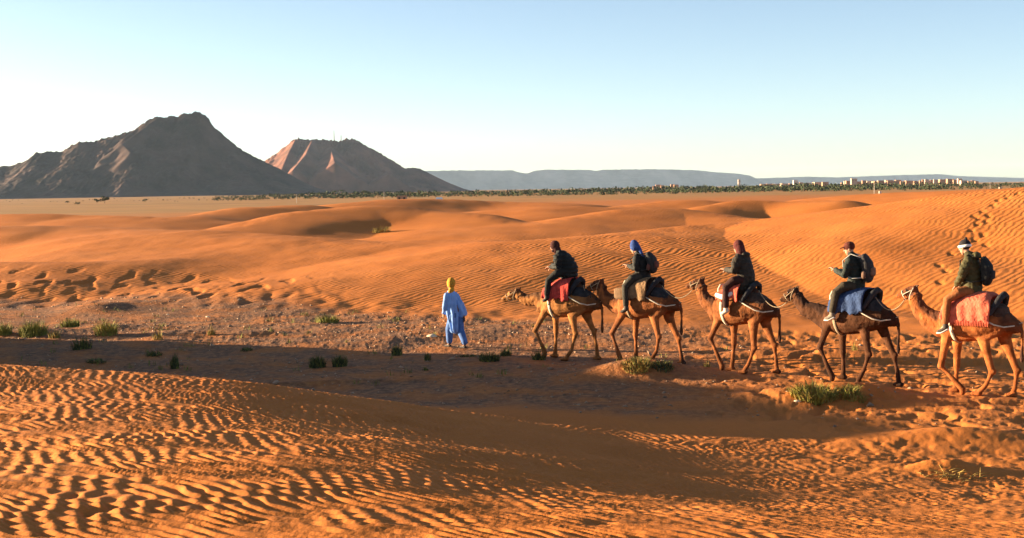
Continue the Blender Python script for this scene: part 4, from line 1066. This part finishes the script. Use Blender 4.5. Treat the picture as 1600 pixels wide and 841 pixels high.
for ft in feet:
    k = MB(); k.tube([ft + np.array([-.07, 0, -.015]), ft + np.array([.04, 0, -.018]), ft + np.array([.15, 0, -.028])], [(.042, .03), (.048, .028), (.04, .018)]); k.remesh('sandal', mat('dark_sandal', (.03, .024, .02), .7, .2, 20), root, .011, 2)
k = MB()
for q, r1, t_ in ((.02, .108, .03), (.05, .114, .035), (.075, .098, .03)):
    k.tube([hc + u_ * (q - .015) - f_ * .012 + s_ * .01 * math.sin(q * 70), hc + u_ * (q + .02) - f_ * .015], [(r1 * .93, r1), (r1 * .9, r1 * .97)], side=s_, n=18)
k.tube([hc - u_ * .10 - f_ * .03, shc + np.array([-.02, .02, .02])], [(.07, .06), (.09, .07)], side=s_)
k.remesh('turban', mat('yellow_turban', (.55, .26, .03), .9, .25, 14, .01), root, .012, 2)

# ------------------------------------------------------------------ plants
def grass_mat(name, c0, c1): return mat(name, tuple((a + b) / 2 for a, b in zip(c0, c1)), .85, .45, 14)
G_GREEN = grass_mat('green_grass', (.14, .15, .03), (.19, .17, .04)); G_GOLD = grass_mat('golden_grass', (.30, .19, .05), (.36, .22, .06)); G_DARK = grass_mat('dark_shrub', (.045, .055, .022), (.065, .07, .03)); G_STRAW = grass_mat('straw', (.42, .28, .13), (.5, .33, .16))
def tuft(px, py, wpx, hpx, m, label, n=170, seed=0, leaf=.012, name='grass_tuft', cat='grass', spread=1.0):
    rs = np.random.RandomState(seed + int(px) * 3); g = to_ground(px, py); D = g[1]
    W = wpx * D / F / 2; Hh = hpx * D / F
    V, Fc, mi = [], [], []
    GX, GY = np.meshgrid(np.linspace(-W, W, 7), np.linspace(-min(W, .5), min(W, .5), 5)); GZ = height((g[0] + GX).ravel(), (g[1] + GY).ravel()).reshape(GX.shape) - g[2]
    for _ in range(n):
        a = rs.uniform(0, 2 * math.pi); q = math.sqrt(rs.rand()); bx, by = q * W * .75 * math.cos(a), q * min(W, .5) * .75 * math.sin(a)
        hh = Hh * rs.uniform(.45, 1.08) * (1.1 - .45 * q); ln = rs.uniform(.15, .75) * W * .55 * spread; b = rs.uniform(0, 2 * math.pi) if rs.rand() < .4 else a
        z0 = GZ[int(round((by / min(W, .5) + 1) * 2)), int(round((bx / W + 1) * 3))] - .025
        w = leaf * rs.uniform(.6, 1.4); sd = np.array([-math.sin(b + rs.uniform(-1, 1)), math.cos(b), 0]); k = len(V)
        for s, t in enumerate((0, .4, .75, 1.0)):
            p = np.array([bx + math.cos(b) * ln * t * t, by + math.sin(b) * ln * t * t, z0 + hh * t * (1 - .15 * t)]); ww = w * (1 - t * .9)
            V += [p - sd * ww, p + sd * ww]
        for s in range(3): Fc.append((k + 2 * s, k + 2 * s + 1, k + 2 * s + 3, k + 2 * s + 2)); mi.append(1 if rs.rand() < .35 else 0)
    o = mesh_np(name, V, Fc, m[0], False); o.location = g; o.data.materials.append(m[1]); o.data.polygons.foreach_set('material_index', np.array(mi, np.int32)); o.data.update()
    tag(o, label, cat, 'plants of the valley floor')
G_LIME = grass_mat('yellow_green_grass', (.20, .19, .035), (.27, .24, .05)); GL = (G_LIME, G_GOLD); GG = (G_GREEN, G_LIME); GO = (G_GOLD, G_GREEN); GD = (G_DARK, G_GREEN); GS = (G_STRAW, G_GOLD)
for a in [(4, 525, 34, 20, GG, 'green tuft cut by the left edge of the picture', 220), (52, 525, 52, 24, GG, 'broad green grass clump second from the left edge', 340), (110, 512, 34, 16, GG, 'small green tuft behind the gap between the two left clumps', 200),
          (166, 524, 42, 24, GL, 'golden-green rounded tuft right of the broad left clump', 300), (85, 529, 22, 16, GO, 'thin golden stalks between the left clumps', 60), (247, 532, 18, 18, GO, 'sparse upright golden tuft at the shadow edge', 50),
          (330, 524, 14, 15, GO, 'narrow golden tuft on the stony strip right of centre-left', 45), (512, 505, 42, 14, GG, 'low green tuft on the stony strip in front of the dune', 240), (128, 546, 36, 20, GD, 'dark tuft in the shadow below the golden tuft', 160),
          (273, 577, 15, 24, GD, 'tall narrow dark shrub in the shadow strip', 120), (150, 566, 38, 9, GD, 'flat dark plant low in the shadow at left', 130), (240, 556, 30, 10, GD, 'flat dark plant in the shadow under the golden stalks', 110), (496, 575, 30, 20, GD, 'dark shrub, left one of the shaded pair', 240), (531, 573, 28, 20, GD, 'dark shrub, right one of the shaded pair', 220),
          (620, 556, 20, 18, GD, 'dark shrub alone in the shadow left of the guide', 170), (668, 564, 12, 15, GD, 'small upright weed close left of the guide', 60), (665, 580, 12, 9, GD, 'tiny weed below the weed left of the guide', 40), (764, 564, 38, 16, GD, 'wide dark shrub right of the guide', 260), (790, 557, 22, 13, GD, 'small dark shrub touching the wide one right of the guide', 150),
          (730, 558, 44, 6, GD, 'flat dark plant at the feet of the guide', 130), (842, 562, 26, 15, GD, 'dark shrub at the front foot of the leading camel', 170), (385, 548, 24, 8, GD, 'low dark plant at the upper edge of the shadow', 90),
          (596, 364, 34, 11, GO, 'golden bush on the dune slope far behind the guide', 200), (995, 579, 56, 12.5, GO, 'sunlit golden tuft on a mound under the second camel', 420), (1035, 580, 40, 12, GD, 'dull green tuft right of the sunlit golden one', 150), (1270, 622, 86, 20, GL, 'large yellow-green grass clump in front of the dark camel', 620), (1328, 622, 58, 14, GL, 'yellow-green grass clump right of the largest clump', 320),
          (1105, 574, 14, 10, GO, 'tiny dry tuft between the second and third camels', 40), (1335, 549, 12, 14, GO, 'thin dry stalks behind the dark camel', 30)]:
    tuft(a[0], a[1], a[2] * 1.1, a[3] * (1.35 if a[3] > 9 else 1.15), a[4], a[5], int(a[6] * 1.35))
# sparse weeds nobody would count, thin on the stony strip
rs = np.random.RandomState(77); V, Fc = [], []
wx = rs.uniform(-17, 8, 900); wy = rs.uniform(27, 45, 900); fw, _, _ = zones(wx, wy); kp = (rs.rand(900) < fw * .45 * np.where(wx > 2, .3, 1) * (.15 + sstep(-.1, .3, fbm(wx * .25, wy * .25, 2, 99)))); wx, wy = wx[kp], wy[kp]; wz = height(wx, wy)
for x, y, z in zip(wx, wy, wz):
    for _ in range(rs.randint(5, 14)):
        a = rs.uniform(0, 6.28); h = rs.uniform(.05, .16); l_ = h * rs.uniform(.3, .9); k0 = len(V); o_ = rs.normal(size=2) * .06; sd = np.array([-math.sin(a), math.cos(a), 0]) * .007
        p0 = np.array([x + o_[0], y + o_[1], z - .01]); p1 = p0 + np.array([math.cos(a) * l_ * .4, math.sin(a) * l_ * .4, h * .7]); p2 = p0 + np.array([math.cos(a) * l_, math.sin(a) * l_, h])
        V += [p0 - sd, p0 + sd, p1 + sd * .7, p1 - sd * .7, p2]; Fc += [(k0, k0 + 1, k0 + 2, k0 + 3), (k0 + 3, k0 + 2, k0 + 4)]
o = mesh_np('sparse_weeds', V, Fc, G_GREEN, False); tag(o, 'sparse low weeds scattered over the stony strip', 'weeds', None, 'stuff')
# dry twigs on the near mound at right
g = to_ground(1485, 748)
rs = np.random.RandomState(5); k = MB()
TA = rs.uniform(0, 6.28, 46); TQ = rs.uniform(0, .42, 46); TX = TQ * np.cos(TA); TY = TQ * .6 * np.sin(TA); TZ = height(g[0] + TX, g[1] + TY)
for _ in range(46):
    p = np.array([TX[_], TY[_], 0]); p[2] = TZ[_] - g[2] + .004
    d = np.array([rs.normal(), rs.normal() * .6, rs.uniform(.05, .5)]); d /= np.linalg.norm(d); l_ = rs.uniform(.07, .24)
    k.tube([p, p + d * l_ * .5 + np.array([0, 0, .01]), p + d * l_ + np.array([0, 0, -.01])], [.007, .006, .003], n=5)
o = k.build('twig_heap', G_GOLD); o.location = g; tag(o, 'heap of dry pale twigs on the shaded sand at lower right', 'twigs', None, 'stuff')
# ------------------------------------------------------------------ loose stones on the valley floor
rs = np.random.RandomState(21)
_b = [np.array(v, float) for v in [(1, 0, 0), (-1, 0, 0), (0, 1, 0), (0, -1, 0), (0, 0, 1), (0, 0, -1)]]
_f = [(0, 2, 4), (2, 1, 4), (1, 3, 4), (3, 0, 4), (2, 0, 5), (1, 2, 5), (3, 1, 5), (0, 3, 5)]
N = 9000
sx = rs.uniform(-24, 20, N); sy = 17 + 38 * rs.rand(N) ** 1.0
fl_, _, _ = zones(sx, sy); keep = rs.rand(N) < fl_ * np.where(sx > 4, .35, 1.0); sx, sy = sx[keep], sy[keep]
sz_ = height(sx, sy); V, Fc = [], []
for x, y, z in zip(sx, sy, sz_):
    r = .016 * math.exp(rs.normal() * .45); A = rs.normal(size=(3, 3)) * .25 + np.eye(3); A[2] *= .7; k0 = len(V)
    for b_ in _b: V.append((A @ b_) * r * rs.uniform(.75, 1.25) * (1.4, 1.2, 1)[0] + (x, y, z + r * .25))
    Fc += [(k0 + a, k0 + b_, k0 + c) for a, b_, c in _f]
st = mesh_np('loose_stones', np.array(V), np.array(Fc), mat('stone', (.30, .19, .12), .9, .5, 3), False); tag(st, 'small brown stones strewn over the valley floor', 'stones', None, 'stuff')
for px, py, s, lb in [(675, 527, 9, 'pale flat stone lying just left of the guide'), (262, 493, 4, 'small pale stone on the stony strip at left'), (325, 496, 4, 'small white stone right of the other pale stone at left'), (1246, 628, 6, 'pale stone beside the large grass clump')]:
    g = to_ground(px, py); r = s * g[1] / F; k = MB(); k.ball((0, 0, r * .1), (r, r * .7, r * .45), 9, 6)
    o = k.build('stone', mat('pale_stone', (.62, .48, .33), .9, .2, 6)); P = verts(o); set_verts(o, P * (1 + .35 * pn(P[:, 0] / r * 1.2, P[:, 2] / r * 1.2 + P[:, 1] / r, int(px)))[:, None]); o.location = g; tag(o, lb, 'stone')
